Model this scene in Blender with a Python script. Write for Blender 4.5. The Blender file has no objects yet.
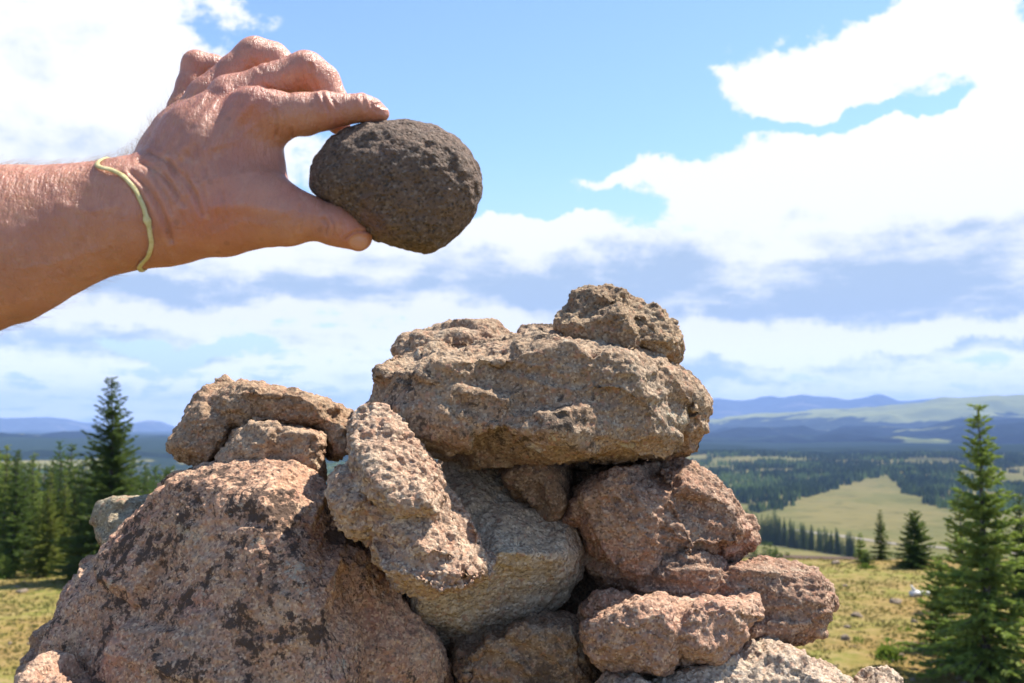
import bpy, bmesh, math, random
import numpy as np
from mathutils import Vector, Matrix

R = math.radians
SC = bpy.context.scene
COL = SC.collection
rng = np.random.default_rng(7)
random.seed(7)

# ------------------------------------------------------------------ camera
FPX = 983.0
CAMZ = 6.0
PITCH = math.atan((428 - 341.5) / FPX)
FWD = np.array([0, math.cos(PITCH), math.sin(PITCH)])
UP = np.array([0, -math.sin(PITCH), math.cos(PITCH)])
RIGHT = np.array([1.0, 0, 0])
CAM = np.array([0, 0, CAMZ])

def P(x, y, d):
    """point seen at (x, y) of the photograph, d metres deep"""
    return CAM + d * (FWD + RIGHT * ((x - 512) / FPX) + UP * ((341.5 - y) / FPX))

cam = bpy.data.cameras.new('camera')
cam_o = bpy.data.objects.new('camera', cam); COL.objects.link(cam_o)
cam_o.location = CAM; cam_o.rotation_euler = (R(90) + PITCH, 0, 0)
cam.sensor_width = 36; cam.lens = 36 * FPX / 1024
cam.clip_start = 0.02; cam.clip_end = 200000
cam.dof.use_dof = True; cam.dof.focus_distance = 0.82; cam.dof.aperture_fstop = 14
SC.camera = cam_o

# ------------------------------------------------------------------ object helpers
def tag(o, label=None, cat=None, group=None, kind=None):
    if label: o['label'] = label
    if cat: o['category'] = cat
    if group: o['group'] = group
    if kind: o['kind'] = kind
    return o

def mesh_obj(name, verts, faces, mat=None, parent=None, smooth=True):
    me = bpy.data.meshes.new(name)
    if isinstance(verts, np.ndarray) and isinstance(faces, np.ndarray):
        nv, nf, k = len(verts), len(faces), faces.shape[1]
        me.vertices.add(nv); me.vertices.foreach_set('co', np.ascontiguousarray(verts, dtype=np.float32).ravel())
        me.loops.add(nf * k); me.loops.foreach_set('vertex_index', np.ascontiguousarray(faces, dtype=np.int32).ravel())
        me.polygons.add(nf); me.polygons.foreach_set('loop_start', np.arange(0, nf * k, k, dtype=np.int32))
        me.update(calc_edges=True); me.validate()
    else:
        me.from_pydata([tuple(v) for v in verts], [], [tuple(f) for f in faces])
    me.polygons.foreach_set('use_smooth', np.full(len(me.polygons), smooth, dtype=bool))
    me.update()
    o = bpy.data.objects.new(name, me); COL.objects.link(o)
    if mat: me.materials.append(mat)
    if parent: o.parent = parent
    return o

def set_origin(o, loc):
    loc = Vector(loc)
    o.data.transform(Matrix.Translation(-loc)); o.location = loc

def empty(name, loc=(0, 0, 0), rz=0):
    o = bpy.data.objects.new(name, None); COL.objects.link(o)
    o.location = loc; o.rotation_euler = (0, 0, rz); o.empty_display_size = .1
    return o

# ------------------------------------------------------------------ noise
_perm = rng.permutation(256).astype(np.int32); _perm = np.concatenate([_perm, _perm, _perm])
_val = (rng.random(256) * 2 - 1).astype(np.float32)
def noise(p):
    p = np.asarray(p, dtype=np.float32)
    i = np.floor(p); f = p - i; i = i.astype(np.int32) & 255
    u = f * f * f * (f * (f * 6 - 15) + 10)
    x0, y0, z0 = i[:, 0], i[:, 1], i[:, 2]
    def h(a, b, c): return _val[_perm[_perm[_perm[a & 255] + (b & 255)] + (c & 255)]]
    r = 0
    for dx in (0, 1):
        wx = u[:, 0] if dx else 1 - u[:, 0]
        for dy in (0, 1):
            wy = u[:, 1] if dy else 1 - u[:, 1]
            for dz in (0, 1):
                wz = u[:, 2] if dz else 1 - u[:, 2]
                r = r + h(x0 + dx, y0 + dy, z0 + dz) * wx * wy * wz
    return r
def fbm(p, n=4, g=.5):
    r = 0; a = 1; p = np.asarray(p, dtype=np.float32).copy()
    for k in range(n):
        r = r + a * noise(p); a *= g; p = p * 2.03 + 17.3
    return r
def ridged(p, n=3):
    r = 0; a = 1; p = np.asarray(p, dtype=np.float32).copy()
    for k in range(n):
        r = r + a * (1 - 2 * np.abs(noise(p))); a *= .5; p = p * 2.1 + 9.1
    return r
def sstep(a, b, x):
    t = np.clip((x - a) / (b - a), 0, 1); return t * t * (3 - 2 * t)

# ------------------------------------------------------------------ material helpers
class NT:
    def __init__(s, name, world=False):
        s.m = bpy.data.materials.new(name); s.m.use_nodes = True
        s.t = s.m.node_tree; s.t.nodes.clear()
    def n(s, typ, **kw):
        nd = s.t.nodes.new(typ)
        for k, v in kw.items():
            if k.startswith('i_'):
                key = k[2:]
                key = int(key) if key.isdigit() else key.replace('_', ' ')
                if isinstance(v, bpy.types.NodeSocket): s.t.links.new(v, nd.inputs[key])
                else: nd.inputs[key].default_value = v
            else: setattr(nd, k, v)
        return nd
    def l(s, a, b): s.t.links.new(a, b)
    def math(s, op, a, b=None, c=None, clamp=False):
        nd = s.t.nodes.new('ShaderNodeMath'); nd.operation = op; nd.use_clamp = clamp
        for i, v in enumerate((a, b, c)):
            if v is None: continue
            if isinstance(v, bpy.types.NodeSocket): s.t.links.new(v, nd.inputs[i])
            else: nd.inputs[i].default_value = v
        return nd.outputs[0]
    def vmath(s, op, a, b=None):
        nd = s.t.nodes.new('ShaderNodeVectorMath'); nd.operation = op
        for i, v in enumerate((a, b)):
            if v is None: continue
            if isinstance(v, bpy.types.NodeSocket): s.t.links.new(v, nd.inputs[i])
            else: nd.inputs[i].default_value = v
        return nd
    def ramp(s, f, lo, hi, smooth=True):
        nd = s.t.nodes.new('ShaderNodeMapRange'); nd.interpolation_type = 'SMOOTHSTEP' if smooth else 'LINEAR'
        s.t.links.new(f, nd.inputs[0]); nd.inputs[1].default_value = lo; nd.inputs[2].default_value = hi
        return nd.outputs[0]
    def mix(s, f, a, b, mode='MIX'):
        nd = s.t.nodes.new('ShaderNodeMix'); nd.data_type = 'RGBA'; nd.blend_type = mode
        for i, v in ((0, f), (6, a), (7, b)):
            if isinstance(v, bpy.types.NodeSocket): s.t.links.new(v, nd.inputs[i])
            else: nd.inputs[i].default_value = (*v, 1) if isinstance(v, tuple) and len(v) == 3 else v
        return nd.outputs[2]
    def noise(s, co, scale, detail=4, rough=.55, dist=0.0):
        nd = s.n('ShaderNodeTexNoise'); s.l(co, nd.inputs['Vector'])
        nd.inputs['Scale'].default_value = scale; nd.inputs['Detail'].default_value = detail
        nd.inputs['Roughness'].default_value = rough; nd.inputs['Distortion'].default_value = dist
        return nd.outputs['Fac']
    def voro(s, co, scale, feature='F1', out='Distance', rand=1.0):
        nd = s.n('ShaderNodeTexVoronoi', feature=feature); s.l(co, nd.inputs['Vector'])
        nd.inputs['Scale'].default_value = scale; nd.inputs['Randomness'].default_value = rand
        return nd.outputs[out]
    def out(s, shader, vol=None):
        o = s.n('ShaderNodeOutputMaterial'); s.l(shader, o.inputs['Surface']); return s.m
# ------------------------------------------------------------------ daylight
SUN_EL, SUN_AZ = R(60), R(67)          # azimuth from +Y towards +X
SUND = np.array([math.sin(SUN_AZ) * math.cos(SUN_EL), math.cos(SUN_AZ) * math.cos(SUN_EL), math.sin(SUN_EL)])
sun = bpy.data.lights.new('sun', 'SUN'); sun.energy = 5.0; sun.angle = R(.55); sun.color = (1, .95, .87)
sun_o = bpy.data.objects.new('sun', sun); COL.objects.link(sun_o)
sun_o.rotation_euler = Vector(-SUND).to_track_quat('-Z', 'Y').to_euler(); sun_o.location = (10, 10, 30)

W = bpy.data.worlds.new('World'); SC.world = W; W.use_nodes = True
wt = W.node_tree; wt.nodes.clear()
class WN(NT):
    def __init__(s): s.t = wt
w = WN()
def world_sky():
    sky = w.n('ShaderNodeTexSky', sky_type='NISHITA', sun_disc=False, sun_elevation=SUN_EL, sun_rotation=SUN_AZ,
              altitude=2500.0, air_density=1.0, dust_density=.6, ozone_density=1.5)
    tc = w.n('ShaderNodeTexCoord').outputs['Generated']
    sep = w.n('ShaderNodeSeparateXYZ'); w.l(tc, sep.inputs[0])
    az = w.math('ARCTAN2', sep.outputs[0], sep.outputs[1])
    el = w.math('ARCSINE', sep.outputs[2])
    uv = w.n('ShaderNodeCombineXYZ'); w.l(az, uv.inputs[0]); w.l(el, uv.inputs[1])
    def azel(x, y):
        v = P(x, y, 1) - CAM; v /= np.linalg.norm(v)
        return math.atan2(v[0], v[1]), math.asin(v[2])
    # cloud-deck coordinates: noise cells shrink and flatten towards the horizon
    zz = w.math('MAXIMUM', w.math('ADD', sep.outputs[2], .10), .05)
    deck = w.n('ShaderNodeCombineXYZ')
    w.l(w.math('DIVIDE', sep.outputs[0], zz), deck.inputs[0]); w.l(w.math('DIVIDE', sep.outputs[1], zz), deck.inputs[1])
    lump = w.noise(deck.outputs[0], 1.5, 9, .60, .25)
    fine = w.noise(tc, 9.0, 9, .62, .2)
    flat = w.noise(w.vmath('MULTIPLY', tc, (1, 1, 4.5)).outputs[0], 7.0, 8, .62, .15)
    puff = w.noise(w.vmath('MULTIPLY', tc, (1, 1, 1.8)).outputs[0], 26.0, 6, .6, .1)
    lowb = w.ramp(el, azel(512, 180)[1], azel(512, 300)[1])
    # warp of the direction so that the cloud banks get uneven, billowing rims
    wn = w.n('ShaderNodeTexNoise'); w.l(tc, wn.inputs['Vector']); wn.inputs['Scale'].default_value = 7; wn.inputs['Detail'].default_value = 6; wn.inputs['Roughness'].default_value = .6
    wv = w.vmath('SCALE', w.vmath('SUBTRACT', wn.outputs['Color'], (.5, .5, .5)).outputs[0]); wv.inputs[3].default_value = .12
    uvw = w.vmath('ADD', uv.outputs[0], wv.outputs[0]).outputs[0]
    def field(blobs):
        acc = None
        for x, y, rx, ry, wt_ in blobs:
            a, e = azel(x, y)
            d = w.vmath('SUBTRACT', uvw, (a, e, 0)).outputs[0]
            d = w.vmath('MULTIPLY', d, (FPX / rx, FPX / ry, 0)).outputs[0]
            q = w.vmath('DOT_PRODUCT', d, d).outputs['Value']
            g = w.math('MULTIPLY', w.math('EXPONENT', w.math('MULTIPLY', q, -1.0)), wt_)
            acc = g if acc is None else w.math('ADD', acc, g)
        return acc
    cover = field(CLOUDS)
    shade = field(SHADES)
    # coverage rises towards the horizon, thinner overhead
    low = w.ramp(el, azel(512, 190)[1], azel(512, 290)[1])
    c0 = w.math('ADD', w.math('MULTIPLY', low, .55), cover)
    dens = w.math('ADD', c0, w.math('MULTIPLY', w.math('SUBTRACT', lump, .5), 1.0))
    dens = w.math('ADD', dens, w.math('MULTIPLY', w.math('SUBTRACT', fine, .5), 1.5))
    dens = w.math('SUBTRACT', dens, w.math('MULTIPLY', w.ramp(sep.outputs[1], .35, -.3), .45))
    dens = w.math('ADD', dens, w.math('MULTIPLY', w.math('SUBTRACT', puff, .5), .85))
    dens = w.math('ADD', dens, w.math('MULTIPLY', w.math('MULTIPLY', w.math('SUBTRACT', flat, .5), 1.6), lowb))
    alpha = w.ramp(dens, .34, .60)
    # bright tops / blue-grey bottoms
    sh = w.math('ADD', w.math('ADD', shade, w.math('MULTIPLY', w.ramp(el, azel(512,120)[1], azel(512,250)[1]), .22)), w.math('MULTIPLY', w.math('SUBTRACT', fine, .5), 1.5))
    sh = w.math('ADD', sh, w.math('MULTIPLY', w.math('SUBTRACT', lump, .5), 1.6))
    sh = w.math('ADD', sh, w.math('MULTIPLY', w.math('MULTIPLY', w.math('SUBTRACT', flat, .5), 3.0), lowb))
    sh = w.math('ADD', sh, w.math('MULTIPLY', w.math('SUBTRACT', puff, .5), 1.5))
    shf = w.ramp(sh, .05, 1.35)
    ccol = w.mix(shf, tuple(CLOUD_W), tuple(CLOUD_G))
    # clouds low over the horizon are brightened to offset dimming by the haze box
    bright = w.math('ADD', 1.0, w.math('MULTIPLY', w.ramp(el, .12, .0), .6))
    ccol = w.vmath('SCALE', ccol); w.l(bright, ccol.inputs[3]); ccol = ccol.outputs[0]
    skyc = w.vmath('MULTIPLY', sky.outputs[0], SKY_MUL).outputs[0]
    # milky air near the horizon
    hz = w.ramp(el, .16, -.02)
    skyc = w.mix(w.math('MULTIPLY', w.ramp(el, .30, .02), .75), skyc, tuple(HORIZON))
    col = w.mix(alpha, skyc, ccol)
    bg = w.n('ShaderNodeBackground'); w.l(col, bg.inputs[0]); bg.inputs[1].default_value = SKY_STR
    o = w.n('ShaderNodeOutputWorld'); w.l(bg.outputs[0], o.inputs[0])
SKY_STR = 0.12
SKY_MUL = (1.12, 1.17, 1.14)
CLOUD_W = np.array([1.0, 1.01, 1.03]) * 4.5
CLOUD_G = np.array([2.0, 2.55, 3.3])
HORIZON = np.array([3.0, 3.4, 4.0])
# x, y, radius x, radius y, weight
CLOUDS = [
 (20, 40, 150, 120, 1.4), (140, 100, 90, 70, .9), (60, 190, 170, 70, .9), (250, 120, 80, 60, .6), (240, 10, 36, 16, .45), (345, 82, 14, 10, .45),
 (752, 78, 58, 42, 1.05), (860, 50, 70, 40, .9), (950, 22, 70, 34, .8), (800, 110, 70, 22, .5), (1015, 60, 30, 30, .4),
 (600, 186, 62, 15, 1.0), (720, 190, 80, 34, .8), (820, 180, 110, 40, .9), (930, 160, 90, 40, 1.0), (1010, 115, 50, 34, .9), (985, 62, 40, 20, .6),
 (520, 232, 70, 18, .8), (380, 240, 120, 30, .5), (340, 185, 50, 40, .6),
 (620, 60, 110, 80, -.8), (480, 80, 150, 90, -1.0), (600, 138, 120, 24, -.9), (900, 122, 110, 9, -.8), (590, 214, 60, 7, -.7), (190, 20, 40, 20, -.3),
 (880, 275, 200, 50, .7), (620, 285, 200, 40, .4), (120, 290, 160, 40, .3), (512, 350, 900, 50, .25), (1010, 195, 45, 28, .6), (640, 212, 50, 10, .25),
 (430, 175, 60, 40, -.6), (200, 340, 70, 8, -.7), (160, 348, 50, 8, -.6),
]
SHADES = [
 (690, 262, 50, 14, .4), (520, 288, 70, 16, .5), (170, 282, 60, 12, .4), (20, 300, 40, 10, .3), (985, 320, 70, 12, .5), (740, 375, 120, 7, .4), (450, 350, 90, 8, .4),
 (900, 285, 170, 36, 1.1), (640, 375, 160, 10, .5), (880, 355, 160, 8, .9), (300, 400, 200, 8, .5), (200, 352, 60, 10, .7), (760, 312, 130, 14, .7), (600, 285, 110, 24, 1.0), (470, 262, 70, 20, .6), (270, 285, 120, 20, .8), (50, 340, 90, 16, .9),
 (110, 285, 70, 18, .4), (30, 50, 50, 30, .6), (70, 140, 60, 25, .5), (960, 228, 80, 14, .6), (230, 330, 90, 10, .4), (340, 325, 60, 8, .4),
 (780, 60, 120, 60, -.8), (930, 60, 120, 60, -.8), (780, 185, 160, 26, -.9), (980, 130, 120, 40, -.6), (120, 100, 80, 30, -.3),
 (600, 225, 120, 18, -.9), (430, 235, 110, 22, -.6), (420, 320, 60, 16, -.6), (240, 308, 90, 12, -.7), (880, 340, 260, 10, -.6), (760, 262, 60, 14, -.4), (820, 345, 200, 12, -.8), (480, 325, 150, 12, -.7), (120, 310, 90, 8, -.7), (100, 375, 200, 10, -.4),
]
world_sky()

SC.render.engine = 'CYCLES'
SC.view_settings.view_transform = 'Standard'; SC.view_settings.look = 'None'
SC.view_settings.gamma = 1; SC.view_settings.use_curve_mapping = False
SC.view_settings.exposure = 1.08
SC.cycles.use_denoising = True
SC.cycles.max_bounces = 6; SC.cycles.diffuse_bounces = 3; SC.cycles.glossy_bounces = 2
SC.cycles.transmission_bounces = 2; SC.cycles.volume_bounces = 0; SC.cycles.transparent_max_bounces = 6
SC.cycles.use_fast_gi = False
W.cycles.sampling_method = 'MANUAL'; W.cycles.sample_map_resolution = 512
# ------------------------------------------------------------------ terrain heights
def interp(x, xs, ys):
    """smooth monotone-ish interpolation"""
    xs = np.array(xs, float); ys = np.array(ys, float)
    h = np.diff(xs); dl = np.diff(ys) / h
    m = np.zeros(len(xs)); m[0] = dl[0]; m[-1] = dl[-1]
    for i in range(1, len(xs) - 1):
        if dl[i - 1] * dl[i] > 0:
            w1 = 2 * h[i] + h[i - 1]; w2 = h[i] + 2 * h[i - 1]
            m[i] = (w1 + w2) / (w1 / dl[i - 1] + w2 / dl[i])
    x = np.clip(np.asarray(x, float), xs[0], xs[-1])
    k = np.clip(np.searchsorted(xs, x, side='right') - 1, 0, len(xs) - 2)
    t = (x - xs[k]) / h[k]
    return ((1 + 2 * t) * (1 - t) ** 2 * ys[k] + t * (1 - t) ** 2 * h[k] * m[k] + t * t * (3 - 2 * t) * ys[k + 1] + t * t * (t - 1) * h[k] * m[k + 1])

def n2(x, y, s, n=4, seed=0.0):
    return fbm(np.stack([np.asarray(x, float).ravel() * s + seed, np.asarray(y, float).ravel() * s + seed * 1.7, np.full(np.size(x), seed + .37)], 1), n).reshape(np.shape(x))

def h_hill(x, y):
    """the hill the cairn stands on: knoll, meadow, crest, then the fall to the valley"""
    x = np.asarray(x, float); y = np.asarray(y, float)
    crest = 45 - 4 * sstep(5, -15, x)
    z = interp(y - crest, [-4000, -300, -70, -8, 0, 8, 30, 60, 120, 260, 400], [-300, -30, -2.5, .05, 0, -1.2, -7, -18, -42, -110, -190])
    z = z + .10 * n2(x, y, .18, 3, 4.1) * sstep(3, 12, np.hypot(x, y)) + .35 * n2(x, y, .04, 2, 8.1) * sstep(45, 60, np.hypot(x, y))
    side = np.abs(x); z = z - .00035 * np.maximum(side - 35, 0) ** 2 * .6
    k = np.exp(-((np.hypot((x - .05) / 2.6, (y - 1.1) / 2.0)) ** 4) * .55)
    k = 1 / (1 + (np.hypot((x - .05) / 2.7, (y - .6) / 2.5)) ** 3.2)
    return z + 5.5 * k + .05 * n2(x, y, 2.2, 3, 2.2) * k

VK = ([0, 46, 150, 260, 400, 560, 760, 1000, 1300, 1800, 2500, 3600, 5000, 8000, 60000],
      [-2, -2, -24, -38, -44, -66, -86, -98, -104, -106, -98, -80, -70, -60, -60])
def h_valley(x, y):
    x = np.asarray(x, float); y = np.asarray(y, float)
    r = np.hypot(x, y)
    rr = np.where(y > 0, r, r)
    z = interp(np.minimum(rr, 59000), *VK)
    a = np.arctan2(x, np.maximum(y, 1e-3))
    # left of the view the valley drops away sooner
    z = z - 30 * sstep(.05, -.25, a) * sstep(60, 500, rr) * sstep(6000, 2500, rr)
    z = z + n2(x, y, 1 / 260, 4, 3.3) * 7 * sstep(300, 1500, rr) + n2(x, y, 1 / 60, 3, 5.3) * 1.2 * sstep(200, 900, rr)
    z = z + n2(x, y, 1 / 1500, 3, 7.3) * 22 * sstep(1700, 4000, rr)
    return z

def polar_sheet(name, hf, r0, r1, nr, a0, a1, na, mat, power=1.0, kind='structure'):
    rs = r0 * (r1 / r0) ** np.linspace(0, 1, nr)
    az = np.linspace(a0, a1, na)
    RR, AA = np.meshgrid(rs, az, indexing='ij')
    X = RR * np.sin(AA); Y = RR * np.cos(AA)
    Z = hf(X, Y)
    v = np.stack([X.ravel(), Y.ravel(), Z.ravel()], 1)
    i = np.arange(nr - 1)[:, None] * na + np.arange(na - 1)[None]
    f = np.stack([i, i + 1, i + na + 1, i + na], -1).reshape(-1, 4)[:, ::-1]
    o = mesh_obj(name, v, np.ascontiguousarray(f), mat)
    tag(o, kind=kind); return o

# ------------------------------------------------------------------ land materials
MW = (.88, .83, .70)
def mat_meadow():
    s = NT('meadow_turf')
    g = s.n('ShaderNodeNewGeometry').outputs['Position']
    a = s.noise(g, .35, 5, .6); b = s.noise(g, 2.2, 5, .65); c = s.noise(g, 14, 4, .6); d = s.noise(g, .12, 3, .5)
    col = s.mix(s.ramp(a, .40, .62), (.235, .175, .065), (.20, .195, .05))
    col = s.mix(s.ramp(b, .46, .66), col, (.30, .235, .11))
    col = s.mix(s.math('MULTIPLY', s.ramp(b, .48, .34), .7), col, (.085, .115, .028))
    col = s.mix(s.math('MULTIPLY', s.ramp(d, .52, .62), .35), col, (.30, .16, .07))
    col = s.mix(s.math('MULTIPLY', s.ramp(c, .56, .74), .8), col, (.36, .31, .22))
    col = s.mix(1.0, col, MW, 'MULTIPLY')
    bm = s.n('ShaderNodeBump', i_Strength=.9, i_Distance=.06); s.l(c, bm.inputs['Height'])
    p = s.n('ShaderNodeBsdfPrincipled', i_Roughness=.95); s.l(col, p.inputs['Base Color']); s.l(bm.outputs[0], p.inputs['Normal'])
    p.inputs['Specular IOR Level'].default_value = .1
    return s.out(p.outputs[0])

def mat_valley():
    s = NT('valley_grassland')
    g = s.n('ShaderNodeNewGeometry').outputs['Position']
    a = s.noise(g, .004, 6, .6, .4); b = s.noise(g, .03, 5, .65)
    f = s.noise(g, .0022, 7, .62, .3)
    ln = s.vmath('LENGTH', s.vmath('MULTIPLY', g, (1, 1, 0)).outputs[0]).outputs['Value']
    col = s.mix(s.ramp(a, .42, .6), (.27, .22, .085), (.20, .185, .065))
    col = s.mix(s.math('MULTIPLY', s.ramp(b, .5, .68), .5), col, (.10, .105, .036))
    # nearer bare hillside is browner
    col = s.mix(s.ramp(ln, 620, 480), col, (.15, .10, .072))
    far = s.ramp(ln, 3200, 5200)
    fo = s.ramp(s.math('ADD', f, s.math('MULTIPLY', far, .6)), .50, .54)
    fo = s.math('MULTIPLY', fo, s.ramp(ln, 2600, 3400))
    col = s.mix(fo, col, (.022, .036, .020))
    p = s.n('ShaderNodeBsdfDiffuse', i_Roughness=1.0); s.l(col, p.inputs['Color'])
    return s.out(p.outputs[0])

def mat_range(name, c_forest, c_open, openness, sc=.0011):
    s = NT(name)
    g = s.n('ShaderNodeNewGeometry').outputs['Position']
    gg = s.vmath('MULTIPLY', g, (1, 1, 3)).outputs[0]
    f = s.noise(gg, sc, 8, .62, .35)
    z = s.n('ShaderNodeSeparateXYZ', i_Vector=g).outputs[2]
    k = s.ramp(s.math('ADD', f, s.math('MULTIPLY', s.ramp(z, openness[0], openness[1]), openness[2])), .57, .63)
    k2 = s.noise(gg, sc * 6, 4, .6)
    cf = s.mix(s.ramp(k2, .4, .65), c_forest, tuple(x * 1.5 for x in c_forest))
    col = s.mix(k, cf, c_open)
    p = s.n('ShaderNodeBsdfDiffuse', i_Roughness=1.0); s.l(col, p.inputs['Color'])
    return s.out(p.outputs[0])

M_MEADOW = mat_meadow(); M_VALLEY = mat_valley()
hill = polar_sheet('ground', h_hill, .25, 420, 300, -math.pi, math.pi, 560, M_MEADOW)
valley = polar_sheet('valley_floor', h_valley, 60, 27000, 340, R(-62), R(62), 420, M_VALLEY)

# mountains: height fields whose crest follows the skyline, each with its own distance, foot and back slope
def mountain(name, D, crest_px, front, back, foot, mat, rough, seed, flat=0.0, na=520, nr=90, spur=.35):
    xs = [c[0] for c in crest_px]; ys = [c[1] for c in crest_px]
    azs = np.array([math.atan((x - 512) / FPX) for x in xs])
    # height of the crest at distance D for a sight line through (x, y)
    hs = []
    for x, y in zip(xs, ys):
        v = P(x, y, 1) - CAM; hs.append(CAMZ + D * v[2] / math.hypot(v[0], v[1]))
    rs = np.concatenate([np.linspace(D - front, D, nr), np.linspace(D, D + back, nr // 2)[1:]])
    az = np.linspace(azs[0], azs[-1], na)
    crest = interp(az, azs, hs)
    RR, AA = np.meshgrid(rs, az, indexing='ij')
    X = RR * np.sin(AA); Y = RR * np.cos(AA)
    t = np.where(RR < D, (D - RR) / front, (RR - D) / back)
    nz = fbm(np.stack([X.ravel() / (rough * 9), Y.ravel() / (rough * 9), np.full(X.size, seed)], 1), 6, .5).reshape(X.shape)
    rd = ridged(np.stack([X.ravel() / (rough * 14), Y.ravel() / (rough * 14), np.full(X.size, seed + 5)], 1), 4).reshape(X.shape)
    nz2 = fbm(np.stack([X.ravel() / (rough * 3.2), Y.ravel() / (rough * 3.2), np.full(X.size, seed + 2)], 1), 4, .55).reshape(X.shape)
    prof = (1 - sstep(0, 1, t)) if not flat else (1 - t) ** flat
    base = np.where(RR < D, foot, foot)
    cz = crest[None, :] - base
    Z = base + cz * prof + (nz * .5 * rough + rd * spur * rough - .35 * rough) * np.sqrt(np.clip(t * (1 - t) * 4, 0, 1)) + (nz * .06 + nz2 * .22) * rough
    Z = np.where(t > .995, base - 60, Z)
    v = np.stack([X.ravel(), Y.ravel(), Z.ravel()], 1); nrr = len(rs)
    i = np.arange(nrr - 1)[:, None] * na + np.arange(na - 1)[None]
    f = np.stack([i, i + 1, i + na + 1, i + na], -1).reshape(-1, 4)[:, ::-1]
    return tag(mesh_obj(name, v, np.ascontiguousarray(f), mat), kind='structure')

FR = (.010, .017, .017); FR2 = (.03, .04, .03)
GRASS_FAR = (.36, .35, .11)
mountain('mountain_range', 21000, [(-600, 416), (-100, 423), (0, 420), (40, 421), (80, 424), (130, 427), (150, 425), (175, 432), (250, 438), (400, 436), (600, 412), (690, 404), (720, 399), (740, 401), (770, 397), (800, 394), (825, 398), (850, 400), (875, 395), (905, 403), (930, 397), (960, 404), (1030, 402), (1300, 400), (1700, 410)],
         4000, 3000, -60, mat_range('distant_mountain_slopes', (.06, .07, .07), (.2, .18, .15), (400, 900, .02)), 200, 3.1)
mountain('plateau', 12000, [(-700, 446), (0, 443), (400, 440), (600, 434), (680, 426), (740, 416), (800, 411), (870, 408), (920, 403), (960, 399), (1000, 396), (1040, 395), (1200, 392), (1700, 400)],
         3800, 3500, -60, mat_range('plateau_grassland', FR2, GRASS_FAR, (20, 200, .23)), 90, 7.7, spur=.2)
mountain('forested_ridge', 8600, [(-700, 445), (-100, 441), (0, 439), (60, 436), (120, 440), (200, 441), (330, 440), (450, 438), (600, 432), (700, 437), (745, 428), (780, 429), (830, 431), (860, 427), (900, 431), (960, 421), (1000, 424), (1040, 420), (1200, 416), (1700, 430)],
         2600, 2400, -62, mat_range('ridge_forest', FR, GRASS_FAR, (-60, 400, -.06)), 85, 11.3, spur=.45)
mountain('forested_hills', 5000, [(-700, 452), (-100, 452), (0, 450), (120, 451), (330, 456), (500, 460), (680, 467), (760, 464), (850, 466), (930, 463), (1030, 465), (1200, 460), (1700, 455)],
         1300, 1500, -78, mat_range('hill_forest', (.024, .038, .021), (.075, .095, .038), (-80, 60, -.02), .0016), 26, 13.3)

# ------------------------------------------------------------------ haze
hz = NT('haze_air')
pv = hz.n('ShaderNodeVolumePrincipled'); pv.inputs['Color'].default_value = (.36, .55, 1.0, 1); pv.inputs['Density'].default_value = HAZE = 5.8e-5
pv.inputs['Anisotropy'].default_value = 0.0
ho = hz.n('ShaderNodeOutputMaterial'); hz.l(pv.outputs[0], ho.inputs['Volume'])
hb = bmesh.new(); bmesh.ops.create_cube(hb, size=1)
hme = bpy.data.meshes.new('haze'); hb.to_mesh(hme); hme.materials.append(hz.m)
haze = bpy.data.objects.new('haze', hme); COL.objects.link(haze)
haze.scale = (58000, 58000, 1330); haze.location = (0, 0, 1330 / 2 - 430)
tag(haze, kind='stuff')
# ------------------------------------------------------------------ conifers
def mat_foliage(name, c1, c2):
    s = NT(name)
    g = s.n('ShaderNodeNewGeometry').outputs['Position']
    oi = s.n('ShaderNodeObjectInfo').outputs['Random']
    a = s.noise(g, 2.3, 4, .6); b = s.noise(g, 14, 2, .5)
    col = s.mix(s.ramp(a, .38, .64), c1, c2)
    col = s.mix(s.math('MULTIPLY', s.ramp(b, .5, .75), .5), col, tuple(x * 1.6 for x in c2))
    hs = s.n('ShaderNodeHueSaturation'); s.l(col, hs.inputs['Color'])
    s.l(s.math('ADD', s.math('MULTIPLY', oi, .035), .482), hs.inputs['Hue']); s.l(s.math('ADD', s.math('MULTIPLY', oi, .5), .75), hs.inputs['Value'])
    d = s.n('ShaderNodeBsdfPrincipled', i_Roughness=.6); s.l(hs.outputs[0], d.inputs['Base Color']); d.inputs['Specular IOR Level'].default_value = .25
    tr = s.n('ShaderNodeBsdfTranslucent'); s.l(s.mix(.5, hs.outputs[0], (.24, .32, .04)), tr.inputs['Color'])
    m = s.n('ShaderNodeMixShader', i_0=.42); s.l(d.outputs[0], m.inputs[1]); s.l(tr.outputs[0], m.inputs[2])
    return s.out(m.outputs[0])
def mat_bark():
    s = NT('conifer_bark'); g = s.n('ShaderNodeTexCoord').outputs['Object']
    a = s.noise(s.vmath('MULTIPLY', g, (1, 1, .25)).outputs[0], 22, 4, .6)
    col = s.mix(s.ramp(a, .4, .65), (.05, .036, .027), (.15, .12, .10))
    p = s.n('ShaderNodeBsdfPrincipled', i_Roughness=.9); s.l(col, p.inputs['Base Color']); return s.out(p.outputs[0])
M_SPRUCE = mat_foliage('spruce_needles', (.055, .095, .035), (.11, .16, .045))
M_YOUNG = mat_foliage('young_spruce_needles', (.17, .22, .05), (.31, .34, .08))
M_BARK = mat_bark()

def frames(d):
    """two unit vectors across each direction in d"""
    up = np.tile([0, 0, 1.0], (len(d), 1)); up[np.abs(d[:, 2]) > .92] = [1, 0, 0]
    a = np.cross(d, up); a /= np.linalg.norm(a, axis=1)[:, None] + 1e-9
    return a, np.cross(a, d)

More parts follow.
